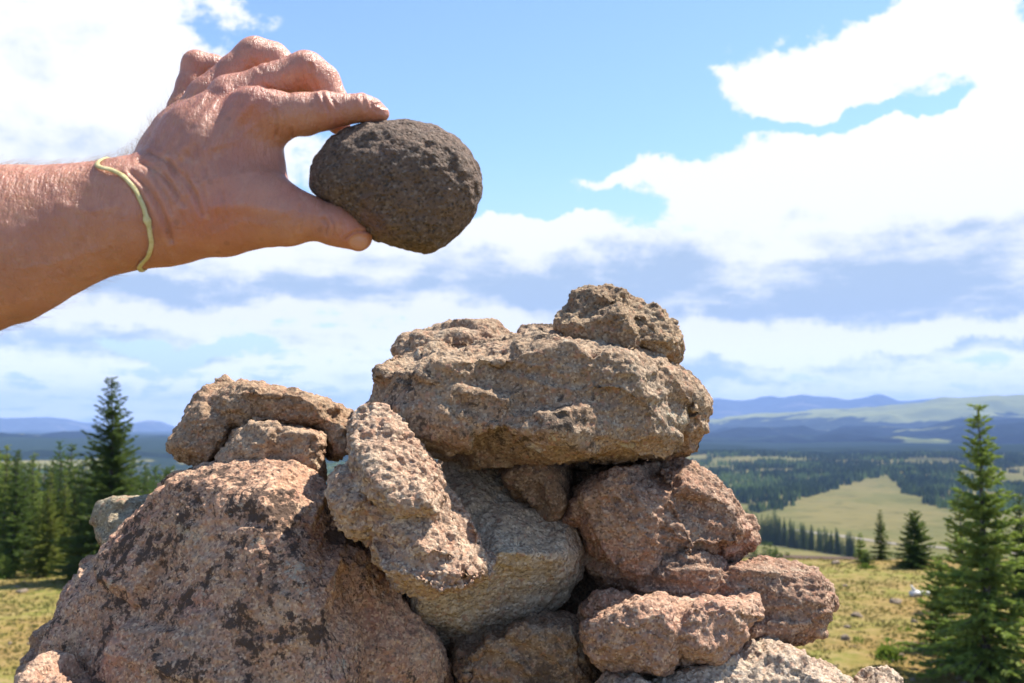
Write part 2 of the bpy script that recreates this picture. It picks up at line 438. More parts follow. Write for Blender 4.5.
def conifer(H, Rb, whorls, nb, prof, r, twigs=14, tw=.16, wid=.16, droop=.25, gap=.0, low=.04, blades=3):
    """trunk mesh and crown mesh (limbs with needle sprays) for a conifer of height H"""
    tv, tf = [], []
    def tube(pts, rad, n=6):
        b = len(tv)
        for k, (p, q) in enumerate(zip(pts, rad)):
            for j in range(n):
                t = 2 * math.pi * j / n; tv.append((p[0] + q * math.cos(t), p[1] + q * math.sin(t), p[2]))
        for k in range(len(pts) - 1):
            for j in range(n):
                tf.append((b + k * n + j, b + k * n + (j + 1) % n, b + (k + 1) * n + (j + 1) % n, b + (k + 1) * n + j))
    wob = r.normal(0, .006 * H, (7, 2)); wob[0] = 0
    pts = [(wob[k][0], wob[k][1], H * k / 6 * .985) for k in range(7)]
    def axis(z):
        k = min(5, int(z / H * 6)); t = z / H * 6 - k
        return np.array([wob[k][0] * (1 - t) + wob[k + 1][0] * t, wob[k][1] * (1 - t) + wob[k + 1][1] * t, z])
    tube([(0, 0, -.15)] + pts, [H * .022] + [H * .018 * (1 - k / 6.3) + .004 for k in range(7)], 8)
    S, D, Lg, Wd = [], [], [], []
    for i in range(whorls):
        t = low + (1 - low) * (i + r.random() * .5) / whorls
        rad = Rb * prof(t)
        n = max(3, int(round(nb * (.65 + .5 * (1 - t)) + r.normal(0, .6))))
        a0 = r.random() * 6.28
        for j in range(n):
            if r.random() < gap: continue
            a = a0 + 6.283 * j / n + r.normal(0, .22)
            L = rad * (.72 + .5 * r.random()) * (1.25 if r.random() < .1 else 1)
            if L < .02 * H and t < .9: L = .02 * H
            rise = .75 * t ** 1.3 - droop * (1 - t) + r.normal(0, .09)
            z0 = H * t + r.normal(0, .006 * H)
            o = axis(min(z0, H * .99)); h = np.array([math.cos(a), math.sin(a), 0])
            m = max(3, int(twigs * L / Rb) + 2)
            s = (np.arange(m) + .6) / m
            curve = rise * s * L - droop * .55 * L * s ** 2 + .42 * L * droop * s ** 4 * 1.6
            pos = o + h[None] * (s * L)[:, None]; pos[:, 2] += curve
            # the limb itself: a thin tapered stick belongs with the trunk wood
            k3 = [o, pos[m // 2], pos[-1]]
            b = len(tv); q = .0045 * H * (1 - t) + .004
            side = np.array([-h[1], h[0], 0])
            for kk, pnt in enumerate(k3):
                qq = q * (1 - kk * .42)
                for off in (side * qq, np.array([0, 0, qq]), -side * qq): tv.append(tuple(pnt + off))
            for kk in range(2):
                for jj in range(3): tf.append((b + kk * 3 + jj, b + kk * 3 + (jj + 1) % 3, b + (kk + 1) * 3 + (jj + 1) % 3, b + (kk + 1) * 3 + jj))
            for sd in (-1, 1):
                ang = sd * (.95 - .35 * s) + r.normal(0, .18, m)
                dx = h[None] * np.cos(ang)[:, None] + side[None] * np.sin(ang)[:, None]
                dx[:, 2] += r.normal(-.08, .2, m)
                ln = (tw * Rb) * (1.15 - .55 * s) * (.6 + .7 * r.random(m)) * (.35 + .65 * min(1, L / (Rb * .5)))
                S.append(pos + r.normal(0, .008 * H * .3, (m, 3))); D.append(dx); Lg.append(ln); Wd.append(ln * wid * (1.2 + .5 * r.random(m)))
            S.append(pos[-1:]); D.append((h + [0, 0, .25])[None]); Lg.append(np.array([tw * Rb * .8])); Wd.append(np.array([tw * Rb * .16]))
    S.append(axis(H * .93)[None]); D.append(np.array([[0.02, 0, 1.0]])); Lg.append(np.array([H * .075])); Wd.append(np.array([H * .006]))
    S = np.concatenate(S); D = np.concatenate(D); Lg = np.concatenate(Lg); Wd = np.concatenate(Wd)
    D /= np.linalg.norm(D, axis=1)[:, None]
    A, B = frames(D)
    V = []
    for b in range(blades):
        th = math.pi * b / blades + r.random(len(S)) * .7
        c = A * np.cos(th)[:, None] + B * np.sin(th)[:, None]
        k = S + D * (Lg * .38)[:, None]
        V.append(np.stack([S, k + c * Wd[:, None], S + D * Lg[:, None], k - c * Wd[:, None] * .9], 1))
    # needle spikes around each spray
    for b in range(2):
        th = r.random(len(S)) * 6.28; c = A * np.cos(th)[:, None] + B * np.sin(th)[:, None]
        st = S + D * (Lg * (.2 + .5 * r.random(len(S))))[:, None]
        tip = st + (D * .7 + c * .8) * (Lg * .42)[:, None]
        nn = np.cross(D, c) * (Wd * .35)[:, None]
        V.append(np.stack([st - nn, st + nn, tip + nn * .2, tip - nn * .2], 1))
    V = np.concatenate(V).reshape(-1, 3)
    F = np.arange(len(V)).reshape(-1, 4)
    return (np.array(tv), tf), (V, F)

def cone_prof(t): return (1 - t) ** .9 + .03
def bushy_prof(t): return max(.03, (1 - t) ** .75 * (1 - .25 * max(0, .12 - t) / .12))
def narrow_prof(t): return (1 - t) ** .6 * .9 + .05
def skirt_prof(t): return float(np.interp(t, [0, .08, .22, .34, .42, .55, .7, .85, 1], [.80, 1.0, .92, .66, .52, .42, .29, .15, .03]))

def make_tree(name, label, cat, H, Rb, whorls, nb, prof, mat, seed, group=None, **kw):
    r = np.random.default_rng(seed)
    root = empty(name); tag(root, label, cat, group)
    (tv, tf), (V, F) = conifer(H, Rb, whorls, nb, prof, r, **kw)
    mesh_obj('trunk', tv, tf, M_BARK, root); mesh_obj('crown', V, F, mat, root, smooth=False)
    return root
def copy_thing(o):
    c = o.copy(); COL.objects.link(c)
    for ch in list(o.children):
        k = ch.copy(); COL.objects.link(k); k.parent = c
    return c

def gz(x, y):
    a = float(h_hill(np.array([x]), np.array([y]))[0]); r = math.hypot(x, y)
    return max(a, float(h_valley(np.array([x]), np.array([y]))[0])) if r > 62 else a
def on_ground(px, py, lo=6, hi=9000):
    """walk along a sight line until it meets the terrain"""
    v = P(px, py, 1) - CAM; d = lo * 1.0015 ** np.arange(int(math.log(hi / lo) / math.log(1.0015)))
    x = v[0] * d; y = v[1] * d; z = CAMZ + v[2] * d; g = h_hill(x, y)
    far = np.hypot(x, y) > 62; g = np.where(far, np.maximum(g, h_valley(x, y)), g)
    k = int(np.argmax(z < g)) if (z < g).any() else len(d) - 1
    return CAM + v * d[k], float(d[k])
def at_depth(px, d):
    p = P(px, 428, d); return np.array([p[0], p[1], gz(p[0], p[1])])

def stand(o, p, h_target, h_own, rz):
    o.location = (p[0], p[1], p[2] - .05); s = h_target / h_own; o.scale = (s, s, s); o.rotation_euler = (0, 0, rz)

def tree_px(name, label, cat, x, base, top, wpx, whorls, nb, prof, mat, seed, group=None, **kw):
    p, d = on_ground(x, base)
    if d > 47: d = 46.0; p = at_depth(x, d)
    H = (base - top) * d / FPX * 1.0; Rb = wpx * d / FPX
    o = make_tree(name, label, cat, H, Rb, whorls, nb, prof, mat, seed, group, **kw)
    o.location = (p[0], p[1], gz(p[0], p[1])); return o, d

_, dR = tree_px('spruce_tree', 'tallest spruce on the right of the meadow, open thin top over a wide bushy skirt', 'tree', 990, 678, 406, 76, 34, 9, skirt_prof, M_YOUNG, 21, twigs=20, tw=.15, wid=.14, droop=.16, gap=.27, low=.02)
tree_px('spruce_tree', 'young spruce with a pointed top growing behind the left side of the tall open spruce', 'tree', 964, 610, 490, 27, 24, 6, cone_prof, M_YOUNG, 22, twigs=16, tw=.17, droop=.15, gap=.08)
tree_px('spruce_tree', 'low young spruce merging into the skirt of the tall open spruce', 'tree', 944, 648, 556, 33, 20, 7, bushy_prof, M_YOUNG, 23, twigs=16, tw=.17, droop=.12)
tree_px('spruce_tree', 'dark spruce at the right edge behind the tall open spruce', 'tree', 1024, 600, 496, 26, 24, 7, cone_prof, M_SPRUCE, 24, twigs=14, tw=.17)
tree_px('spruce_tree', 'small full spruce standing alone in the open meadow left of the tall open spruce', 'tree', 916, 568, 511, 23, 20, 8, bushy_prof, M_SPRUCE, 25, twigs=16, tw=.18, droop=.08)
tree_px('spruce_tree', 'slender dark spruce on the meadow crest between two small spruces', 'tree', 877, 555, 506, 10.5, 22, 6, cone_prof, M_SPRUCE, 26, twigs=12, tw=.22, droop=.2)
tree_px('spruce_tree', 'smallest pale green spruce beside the slender dark spruce on the crest', 'tree', 861, 562, 533, 9, 14, 6, cone_prof, M_YOUNG, 27, twigs=10, tw=.24, droop=.05)
tree_px('spruce_sapling', 'tiny round spruce sapling just below the smallest pale green spruce', 'sapling', 867, 568, 552, 9, 10, 7, bushy_prof, M_SPRUCE, 28, twigs=10, tw=.25, droop=.05)
tree_px('spruce_tree', 'tall broad spruce at the forest edge left of the cairn, its tip above the mountains', 'tree', 107, 582, 377, 50, 46, 8, lambda t: (1 - t) ** .85 * 1.0 + .02, M_SPRUCE, 29, twigs=22, tw=.13, wid=.14, droop=.22, gap=.06, low=.03)
# front row of the forest edge, each one can be told apart
tree_px('spruce_tree', 'bright green young spruce at the foot of the forest, second in from the picture edge', 'tree', 45, 576, 492, 24, 24, 7, cone_prof, M_YOUNG, 31, twigs=14, tw=.17, droop=.1)
tree_px('spruce_tree', 'low bright bushy spruce at the foot of the tall broad spruce', 'tree', 76, 580, 534, 22, 16, 8, bushy_prof, M_YOUNG, 32, twigs=14, tw=.18, droop=.05)
tree_px('spruce_tree', 'dark full spruce at the forest edge nearest the picture border', 'tree', 12, 574, 452, 26, 30, 7, cone_prof, M_SPRUCE, 33, twigs=14, tw=.16)
tree_px('spruce_sapling', 'low spruce sapling at the grass edge below the dark full spruce', 'sapling', 4, 578, 556, 12, 12, 7, bushy_prof, M_YOUNG, 34, twigs=10, tw=.22)
tree_px('spruce_tree', 'rounded dark spruce hugging the right foot of the tall broad spruce', 'tree', 138, 583, 520, 26, 20, 8, bushy_prof, M_SPRUCE, 35, twigs=14, tw=.17)

# the forest behind: many alike
protos = []
for k, (Rb, pr, mt) in enumerate([(1.5, cone_prof, M_SPRUCE), (1.15, narrow_prof, M_SPRUCE), (1.7, cone_prof, M_SPRUCE), (1.35, cone_prof, M_YOUNG), (1.0, cone_prof, M_SPRUCE)]):
    protos.append(make_tree('spruce_tree', None, 'tree', 9.0, Rb, 30, 6, pr, mt, 50 + k, twigs=10, tw=.2, wid=.18, blades=2, droop=.2))
first = [True] * len(protos)
def plant(k, p, top_z, label, group, rz):
    o = protos[k] if first[k] else copy_thing(protos[k])
    first[k] = False
    stand(o, p, max(1.0, top_z - p[2]), 9.0, rz); tag(o, label, 'tree', group); return o
rf = np.random.default_rng(5)
def top_z(py, d): return P(0, py, d)[2]
rows = [(8, 443, 50), (20, 447, 54), (35, 451, 58), (62, 440, 55), (72, 443, 57), (133, 461, 60), (146, 463, 62), (156, 467, 58), (168, 470, 60), (27, 462, 49), (53, 470, 49), (84, 466, 52), (0, 452, 60), (122, 464, 56)]
lab_b = 'dark spruce packed in the forest behind the tall broad spruce'
for x, y, d in rows: plant(int(rf.integers(0, 5)), at_depth(x, d), top_z(y, d), lab_b, 'spruces packed in the forest', rf.random() * 6)
for i in range(110):
    x = -150 + 370 * (i + rf.random()) / 110; d = 50 + 60 * rf.random() ** 1.4
    y = np.interp(x, [-160, 0, 60, 120, 185, 220], [446, 458, 462, 470, 473, 482]) + rf.normal(0, 5.5)
    plant(int(rf.integers(0, 5)), at_depth(x, d), top_z(y, d), lab_b, 'spruces packed in the forest', rf.random() * 6)
for i in range(46):
    x = -150 + 320 * (i + rf.random()) / 46; d = 47.5 + 4 * rf.random()
    y = np.interp(x, [-160, 0, 90, 170, 220], [490, 500, 515, 500, 500]) + rf.normal(0, 14)
    plant(int(rf.choice([0, 2, 3, 3, 1])), at_depth(x, d), top_z(y, d), lab_b, 'spruces packed in the forest', rf.random() * 6)
# row of spruces on the brown shoulder beyond the crest
lab_l = 'small dark spruce in the row along the brown shoulder beyond the meadow'
for i in range(64):
    x = 722 + 132 * i / 63 + rf.normal(0, 1.0)
    base = np.interp(x, [720, 745, 800, 855], [536, 540, 549, 557]); hgt = np.interp(x, [720, 750, 855], [32, 29, 21]) * (1 + rf.normal(0, .12))
    p, d = on_ground(x, base, 120)
    if i in (0, 63): print('row', x, base, d, p)
    o = plant(int(rf.choice([0, 0, 2, 2])), p, p[2] + hgt * d / FPX, lab_l, 'row of spruces beyond the meadow', rf.random() * 6)
for i in range(16):
    x = 738 + 50 * rf.random(); base = 553 + 5 * rf.random()
    p = at_depth(x, 140 + 40 * rf.random())
    plant(int(rf.choice([0, 2])), p, top_z(544 + rf.normal(0, 4) + (x - 738) * .12, p[1]), 'spruce rising from the slope below the brown shoulder', 'spruces on the slope below the meadow', rf.random() * 6)

# ------------------------------------------------------------------ far valley forest (one mass)
def far_forest():
    r = np.random.default_rng(3)
    N = 90000
    rr = np.sqrt(r.random(N) * (3300 ** 2 - 1150 ** 2) + 1150 ** 2); aa = (r.random(N) * 2 - 1) * R(40)
    x = rr * np.sin(aa); y = rr * np.cos(aa)
    px = 512 + FPX * np.tan(aa)
    edge = np.interp(px, [0, 500, 690, 740, 790, 830, 885, 900, 950, 1024, 1300], [1300, 1300, 1250, 1280, 1380, 1900, 2300, 1750, 1400, 1380, 1500])
    n = n2(x, y, 1 / 240, 4, 21.0) * .9 + n2(x, y, 1 / 70, 2, 31.0) * .35
    dens = .10 + .5 * sstep(-60, 260, rr - edge) - 1.3 * sstep(60, -120, rr - edge) + .25 * sstep(2300, 3000, rr)
    clear = n2(x / 2.2, y, 1 / 170, 3, 41.0)
    ok = (n + dens > .12) & (clear < .17)
    x, y = x[ok], y[ok]; z = h_valley(x, y); m = len(x)
    h = (9 + 9 * r.random(m)); w = h * (.17 + .08 * r.random(m)); a = r.random(m) * 6.28
    V = []; 
    for k in range(4):
        t = a + k * math.pi / 2; V.append(np.stack([x + w * np.cos(t), y + w * np.sin(t), z + h * .08], 1))
    V.append(np.stack([x, y, z + h], 1))
    V = np.stack(V, 1).reshape(-1, 3); b = np.arange(m)[:, None] * 5
    F = np.concatenate([b + [0, 1, 4], b + [1, 2, 4], b + [2, 3, 4], b + [3, 0, 4]])
    s = NT('far_conifer_crowns'); g = s.n('ShaderNodeNewGeometry').outputs['Position']
    k1 = s.noise(g, .006, 4, .6); k2 = s.noise(g, .05, 2, .5)
    col = s.mix(s.ramp(k2, .4, .6), (.034, .054, .026), (.065, .095, .034))
    col = s.mix(s.ramp(k1, .50, .60), col, (.14, .19, .055))
    p = s.n('ShaderNodeBsdfDiffuse'); s.l(col, p.inputs['Color'])
    o = mesh_obj('forest', V, F, s.out(p.outputs[0]), smooth=False); tag(o, 'dark conifer forest patched over the far side of the valley', 'forest', kind='stuff')
    print('far forest', m)
far_forest()

# ------------------------------------------------------------------ dirt road across the valley grass
def ribbon(name, pts, w, mat, lift=.6, sub=12):
    q = []
    for a, b in zip(pts[:-1], pts[1:]):
        for k in range(sub): q.append(a + (b - a) * k / sub)
    q.append(pts[-1]); q = np.array(q)
    d = np.gradient(q, axis=0); nrm = np.stack([-d[:, 1], d[:, 0]], 1); nrm /= np.linalg.norm(nrm, axis=1)[:, None]
    L = q + nrm * w / 2; Rr = q - nrm * w / 2
    zl = np.maximum(h_valley(L[:, 0], L[:, 1]), h_valley(Rr[:, 0], Rr[:, 1])) + lift
    v = [(a[0], a[1], z) for a, z in zip(L, zl)] + [(a[0], a[1], z) for a, z in zip(Rr, zl)]; n = len(q)
    f = [(i, i + 1, n + i + 1, n + i) for i in range(n - 1)]
    return tag(mesh_obj(name, v, f, mat), kind='structure')
s = NT('dirt_road_surface'); p = s.n('ShaderNodeBsdfDiffuse'); p.inputs[0].default_value = (.26, .225, .18, 1); M_ROAD = s.out(p.outputs[0])
rp = [on_ground(x, y, 500)[0][:2] for x, y in ((700, 519), (760, 526), (800, 531), (830, 535), (870, 541), (910, 546), (960, 550), (1060, 556))]
ribbon('road', rp, 9, M_ROAD)

# ------------------------------------------------------------------ meadow grass and plants
def grass():
    r = np.random.default_rng(9); N = 90000
    rr = 3.2 * (52 / 3.2) ** (r.random(N) ** .55); aa = (r.random(N) * 2 - 1) * R(36)
    x = rr * np.sin(aa); y = rr * np.cos(aa)
    n = n2(x, y, .9, 3, 3.0)
    ok = n > -.35 + .3 * r.random(N); x, y, rr = x[ok], y[ok], rr[ok]; z = h_hill(x, y); m = len(x)
    h = (.03 + .055 * r.random(m)) * (1 + .5 * (r.random(m) > .95)) * np.clip(rr / 12, .45, 1)
    V = []
    for k in range(4):
        a = r.random(m) * 6.28; lean = r.normal(0, .35, (m, 2)) * h[:, None]; w = .012 + .02 * r.random(m)
        w = w * np.clip(rr / 12, .4, 1); ox = r.normal(0, .03, (m, 2))
        V += [np.stack([x + ox[:, 0] - w * np.cos(a), y + ox[:, 1] - w * np.sin(a), z - .01], 1), np.stack([x + ox[:, 0] + w * np.cos(a), y + ox[:, 1] + w * np.sin(a), z - .01], 1),
              np.stack([x + ox[:, 0] + lean[:, 0], y + ox[:, 1] + lean[:, 1], z + h], 1)]
    V = np.stack(V, 1).reshape(-1, 3); F = np.arange(len(V)).reshape(-1, 3)
    s = NT('meadow_grass_blades'); g = s.n('ShaderNodeNewGeometry').outputs['Position']
    a = s.noise(g, .5, 4, .6); b = s.noise(g, 6, 3, .6)
    col = s.mix(s.ramp(a, .38, .62), (.21, .175, .058), (.155, .165, .045)); col = s.mix(s.ramp(b, .5, .68), col, (.28, .215, .11)); col = s.mix(s.ramp(b, .42, .28), col, (.11, .125, .035))
    p = s.n('ShaderNodeBsdfDiffuse'); s.l(col, p.inputs['Color']); t = s.n('ShaderNodeBsdfTranslucent'); s.l(col, t.inputs['Color'])
    mx = s.n('ShaderNodeMixShader', i_0=.35); s.l(p.outputs[0], mx.inputs[1]); s.l(t.outputs[0], mx.inputs[2])
    tag(mesh_obj('grass', V, F, s.out(mx.outputs[0]), smooth=False), 'short dry yellow green meadow grass', 'grass', kind='stuff')
grass()
s = NT('leafy_shrub'); p = s.n('ShaderNodeBsdfDiffuse'); p.inputs[0].default_value = (.10, .155, .03, 1); t = s.n('ShaderNodeBsdfTranslucent'); t.inputs[0].default_value = (.19, .25, .035, 1)
mx = s.n('ShaderNodeMixShader', i_0=.4); s.l(p.outputs[0], mx.inputs[1]); s.l(t.outputs[0], mx.inputs[2]); M_LEAF = s.out(mx.outputs[0])
def leafy(name, label, cat, px, base, wpx, hpx, n, seed, group=None):
    r = np.random.default_rng(seed); p, d = on_ground(px, base); w = wpx * d / FPX; h = hpx * d / FPX
    V = []
    for k in range(n):
        a = r.random() * 6.28; q = r.random() ** .6; stem = np.array([math.cos(a) * w * q, math.sin(a) * w * q, h * (1 - .6 * q * q) * (.35 + .65 * r.random())])
        dd = r.normal(0, 1, 3); dd[2] = abs(dd[2]) + .6; dd /= np.linalg.norm(dd); sd = np.cross(dd, r.normal(0, 1, 3)); sd /= np.linalg.norm(sd)
        l = h * .28 * (.5 + r.random())
        V += [stem, stem + dd * l * .5 + sd * l * .2, stem + dd * l, stem + dd * l * .5 - sd * l * .2]
    V = np.array(V); o = mesh_obj(name, V, np.arange(len(V)).reshape(-1, 4), M_LEAF, smooth=False)
    o.location = (p[0], p[1], gz(p[0], p[1])); tag(o, label, cat, group); return o
leafy('meadow_shrub', 'bright green leafy shrub in the meadow above the palest stone of the cairn', 'shrub', 888, 668, 13, 22, 260, 1)
leafy('meadow_shrub', 'small green tuft of leaves beside the long stone sticking out of the cairn', 'shrub', 858, 646, 6, 9, 110, 2)
leafy('meadow_shrub', 'low green clump of leaves left of the skirt of the tall open spruce', 'shrub', 905, 634, 8, 8, 120, 3)
leafy('meadow_shrub', 'low dark clump of leaves on the grass under the small full spruce', 'shrub', 866, 571, 8, 7, 90, 4)
# ------------------------------------------------------------------ stone
def mat_rock(name, c1, c2, pale, dark, darkness=.5, grain=1.0, pink=.3, lichen=.3, grey=.3, seed=0.0, bump=1.0, streak=None):
    s = NT(name)
    g = s.n('ShaderNodeNewGeometry').outputs['Position']
    g = s.vmath('ADD', g, (seed, seed * .7, seed * 1.3)).outputs[0]
    a = s.noise(g, 7, 6, .65, .3); b = s.noise(g, 26, 6, .7, .2); c = s.noise(g, 120, 5, .7); e = s.noise(g, 420, 3, .65)
    vc = s.voro(g, 430 * grain, 'F1', 'Color'); vs = s.n('ShaderNodeSeparateColor', i_0=vc)
    vb = s.voro(g, 210 * grain, 'F1', 'Color'); vbs = s.n('ShaderNodeSeparateColor', i_0=vb)
    col = s.mix(s.ramp(a, .36, .62), c1, c2)
    col = s.mix(s.math('MULTIPLY', s.ramp(s.noise(g, 11, 5, .7, .4), .52, .66), pink), col, (.34, .19, .15))
    col = s.mix(s.math('MULTIPLY', s.ramp(b, .50, .66), .55), col, pale)
    col = s.mix(s.math('MULTIPLY', s.ramp(s.noise(g, 9, 6, .72, .3), .54, .64), grey), col, (.26, .235, .20))
    # mineral grains: pale feldspar specks, dark crystals, darker bump hollows
    col = s.mix(s.math('MULTIPLY', s.ramp(vs.outputs[0], .67, .84, False), .45), col, tuple(min(1, x * 1.35) for x in pale))
    col = s.mix(s.math('MULTIPLY', s.ramp(vs.outputs[1], .70, .84, False), .52), col, (.07, .055, .048))
    col = s.mix(s.math('MULTIPLY', s.ramp(vbs.outputs[2], .88, .95, False), .4), col, (.34, .18, .125))
    col = s.mix(s.math('MULTIPLY', s.ramp(c, .46, .32), .5), col, tuple(x * .45 for x in c1))
    # dark crust lichen in ragged patches
    dl = s.math('ADD', s.noise(g, 15, 8, .72, .5), s.math('MULTIPLY', s.math('SUBTRACT', c, .5), .5))
    dk = s.math('MULTIPLY', s.ramp(dl, .635 - .1 * darkness, .695 - .1 * darkness), min(1, darkness * 1.6))
    col = s.mix(dk, col, dark)
    # pale grey crust and yellow-green dots
    gl = s.math('ADD', s.noise(s.vmath('ADD', g, (3.1, 1.7, 8.2)).outputs[0], 17, 7, .7, .3), s.math('MULTIPLY', s.math('SUBTRACT', e, .5), .25))
    col = s.mix(s.math('MULTIPLY', s.ramp(gl, .61, .67), .65 * lichen * 2), col, (.36, .35, .30))
    yl = s.noise(s.vmath('ADD', g, (9.1, 4.7, 2.2)).outputs[0], 30, 3, .6)
    col = s.mix(s.math('MULTIPLY', s.ramp(yl, .765, .79), lichen), col, (.40, .36, .09))
    col = s.mix(1.0, col, (1.26, 1.12, .94), 'MULTIPLY')
    h = s.math('ADD', s.math('MULTIPLY', c, 1.0), s.math('MULTIPLY', e, .45))
    pit = s.voro(g, 190 * grain, 'F1', 'Distance')
    h = s.math('ADD', h, s.math('MULTIPLY', s.ramp(pit, .05, .5), .35))
    h = s.math('ADD', h, s.math('MULTIPLY', s.noise(g, 900, 2, .6), .2))
    bm = s.n('ShaderNodeBump', i_Strength=min(1.0, .85 * bump), i_Distance=.0035 * bump); s.l(h, bm.inputs['Height'])
    p = s.n('ShaderNodeBsdfPrincipled', i_Roughness=.92); s.l(col, p.inputs['Base Color']); s.l(bm.outputs[0], p.inputs['Normal'])
    p.inputs['Specular IOR Level'].default_value = .25
    return s.out(p.outputs[0])

def hull_piece(bm, pts, d, t=.08, tb=.09, ax=0., ay=0., extra=(), ot=.35, jit=.004, r=None, front=(.9, .62), ring=(.55, 1.)):
    """one convex lobe of a stone. pts: its outline; d: depth of its widest section; t, tb: bulge to the
    front and to the back; ax, ay: lean of the front face to the right and upwards"""
    pts = np.array(pts, float); c = pts.mean(0); mpp = d / FPX
    V = []
    def add(x, y, dd): V.append(P(x, y, dd) + (r.normal(0, jit, 3) if jit else 0))
    for x, y in pts:
        tl = ax * (x - c[0]) * mpp + ay * (c[1] - y) * mpp
        V.append(P(x, y, d + tl * ot))
    for sgn, T in ((-1, t), (1, tb)):
        for sc, q in zip(front, ring):
            for x, y in pts:
                xx = c[0] + (x - c[0]) * sc; yy = c[1] + (y - c[1]) * sc
                tl = ax * (xx - c[0]) * mpp + ay * (c[1] - yy) * mpp if sgn < 0 else 0
                add(xx, yy, d + sgn * T * q + tl)
    for x, y, dd in extra: V.append(P(x, y, d + dd))
    vs = [bm.verts.new(v) for v in V]
    res = bmesh.ops.convex_hull(bm, input=vs)
    junk = [e for e in res['geom_interior'] + res['geom_unused'] if isinstance(e, bmesh.types.BMVert)]
    bmesh.ops.delete(bm, geom=list(set(junk)), context='VERTS')

def vertex_normals(me):
    n = np.empty(len(me.vertices) * 3, np.float32); me.vertex_normals.foreach_get('vector', n); return n.reshape(-1, 3)

NROCK = 0
def rock(name, label, pieces, mat, vox=.0024, smooth=6, big=.008, med=.005, small=.0022, fine=.0010, pits=.0015, strata=None, terr=.004, facet=1.0, fsize=.062, cat='stone', group=None, post=None):
    global NROCK; NROCK += 1; vox *= .82
    r = np.random.default_rng(100 + NROCK); sd = NROCK * 3.7
    me = None; parts = []
    bm = bmesh.new()
    for pc in pieces:
        b2 = bmesh.new(); hull_piece(b2, r=r, **pc); b2.normal_update()
        m2 = bpy.data.meshes.new('lobe'); b2.to_mesh(m2); b2.free(); bm.from_mesh(m2); bpy.data.meshes.remove(m2)
    m = bpy.data.meshes.new(name); bm.to_mesh(m); bm.free()
    o = bpy.data.objects.new(name, m); COL.objects.link(o)
    rm = o.modifiers.new('r', 'REMESH'); rm.mode = 'VOXEL'; rm.voxel_size = vox
    sm = o.modifiers.new('s', 'SMOOTH'); sm.factor = .5; sm.iterations = smooth
    dg = bpy.context.evaluated_depsgraph_get(); m2 = bpy.data.meshes.new_from_object(o.evaluated_get(dg))
    o.modifiers.clear(); o.data = m2; bpy.data.meshes.remove(m); m2.name = name
    co = np.empty(len(m2.vertices) * 3, np.float32); m2.vertices.foreach_get('co', co); co = co.reshape(-1, 3)
    def push(dis):
        nonlocal co
        co = co + vertex_normals(m2) * dis[:, None].astype(np.float32)
        m2.vertices.foreach_set('co', co.ravel()); m2.update()
    q = co + sd
    wv = np.stack([noise(q * 6 + 5), noise(q * 6 + 25), noise(q * 6 + 45)], 1) * .03
    n1 = fbm(q * 9 + wv * 8, 2); n2_ = ridged(q * 22 + wv * 20, 3)
    # ledges: a low noise cut into steps
    st = fbm((q + wv) * 10 + 3, 2) * 3.0; fl = np.floor(st); fr = st - fl
    tr = (fl + sstep(.42, .58, fr)) / 3.0
    d1 = big * n1 + terr * tr * 1.6 + med * (n2_ - .7) * .5
    # flat fracture faces: the surface is cut into cells, each with its own small tilt and step
    if facet:
        lo_, hi_ = co.min(0), co.max(0); vol = np.prod(hi_ - lo_); nseed = int(np.clip(vol / fsize ** 3, 10, 90))
        sd_ = lo_ + (hi_ - lo_) * r.random((nseed, 3)); gr = r.normal(0, .10, (nseed, 3)); of = r.normal(0, 1, nseed) * .0030
        cw = co + np.stack([noise(q * 30 + 2), noise(q * 30 + 22), noise(q * 30 + 42)], 1) * .004
        D2 = np.stack([((cw - s0) * np.array([1, 1, 1.35])) @ ((cw - s0) * np.array([1, 1, 1.35])).T if False else np.linalg.norm((cw - s0) * np.array([1, 1, 1.35]), axis=1) for s0 in sd_], 1)
        k2 = np.argpartition(D2, 1, axis=1)[:, :2]; rows_ = np.arange(len(co))
        a0, a1 = D2[rows_, k2[:, 0]], D2[rows_, k2[:, 1]]; sw = a0 > a1; i0 = np.where(sw, k2[:, 1], k2[:, 0]); i1 = np.where(sw, k2[:, 0], k2[:, 1])
        gap_ = np.abs(a1 - a0); val = lambda i: of[i] + ((co - sd_[i]) * gr[i]).sum(1)
        wgt = .5 + .5 * sstep(0, .006, gap_); fv = val(i0) * wgt + val(i1) * (1 - wgt)
        d1 = d1 * .62 + facet * fv - facet * .0012 * sstep(.0035, 0, gap_)
    push(d1 - d1.mean() + .0008 * (vox / .0024))
    q = co + sd
    dis = small * .8 * fbm(q * 95, 3) + small * .8 * (ridged(q * 52 + 7, 3) - .7)
    if strata is not None:
        dv, sf, am = strata; dv = np.array(dv, float); dv /= np.linalg.norm(dv)
        sp = q @ dv; side = q - sp[:, None] * dv
        l = ridged(side * 9 + (sp + .006 * n1)[:, None] * dv * sf, 2); dis += am * (l - .7)
    if pits:
        pn = noise(q * 165 + 11); pn2 = noise(q * 80 + wv * 60 + 31)
        dis -= pits * (sstep(.30, .62, pn) + 1.2 * sstep(.46, .7, pn2))
    push(dis)
    q = co + sd
    push(fine * 1.3 * fbm(q * 230, 2))
    if post is not None: post(o)
    m2.polygons.foreach_set('use_smooth', np.ones(len(m2.polygons), dtype=bool)); m2.update()
    m2.materials.clear(); m2.materials.append(mat)
    zmin = co[:, 2].min(); c = co.mean(0); set_origin(o, (float(c[0]), float(c[1]), float(zmin)))
    tag(o, label, cat, group)
    print(name, len(m2.vertices), label[:30])
    return o

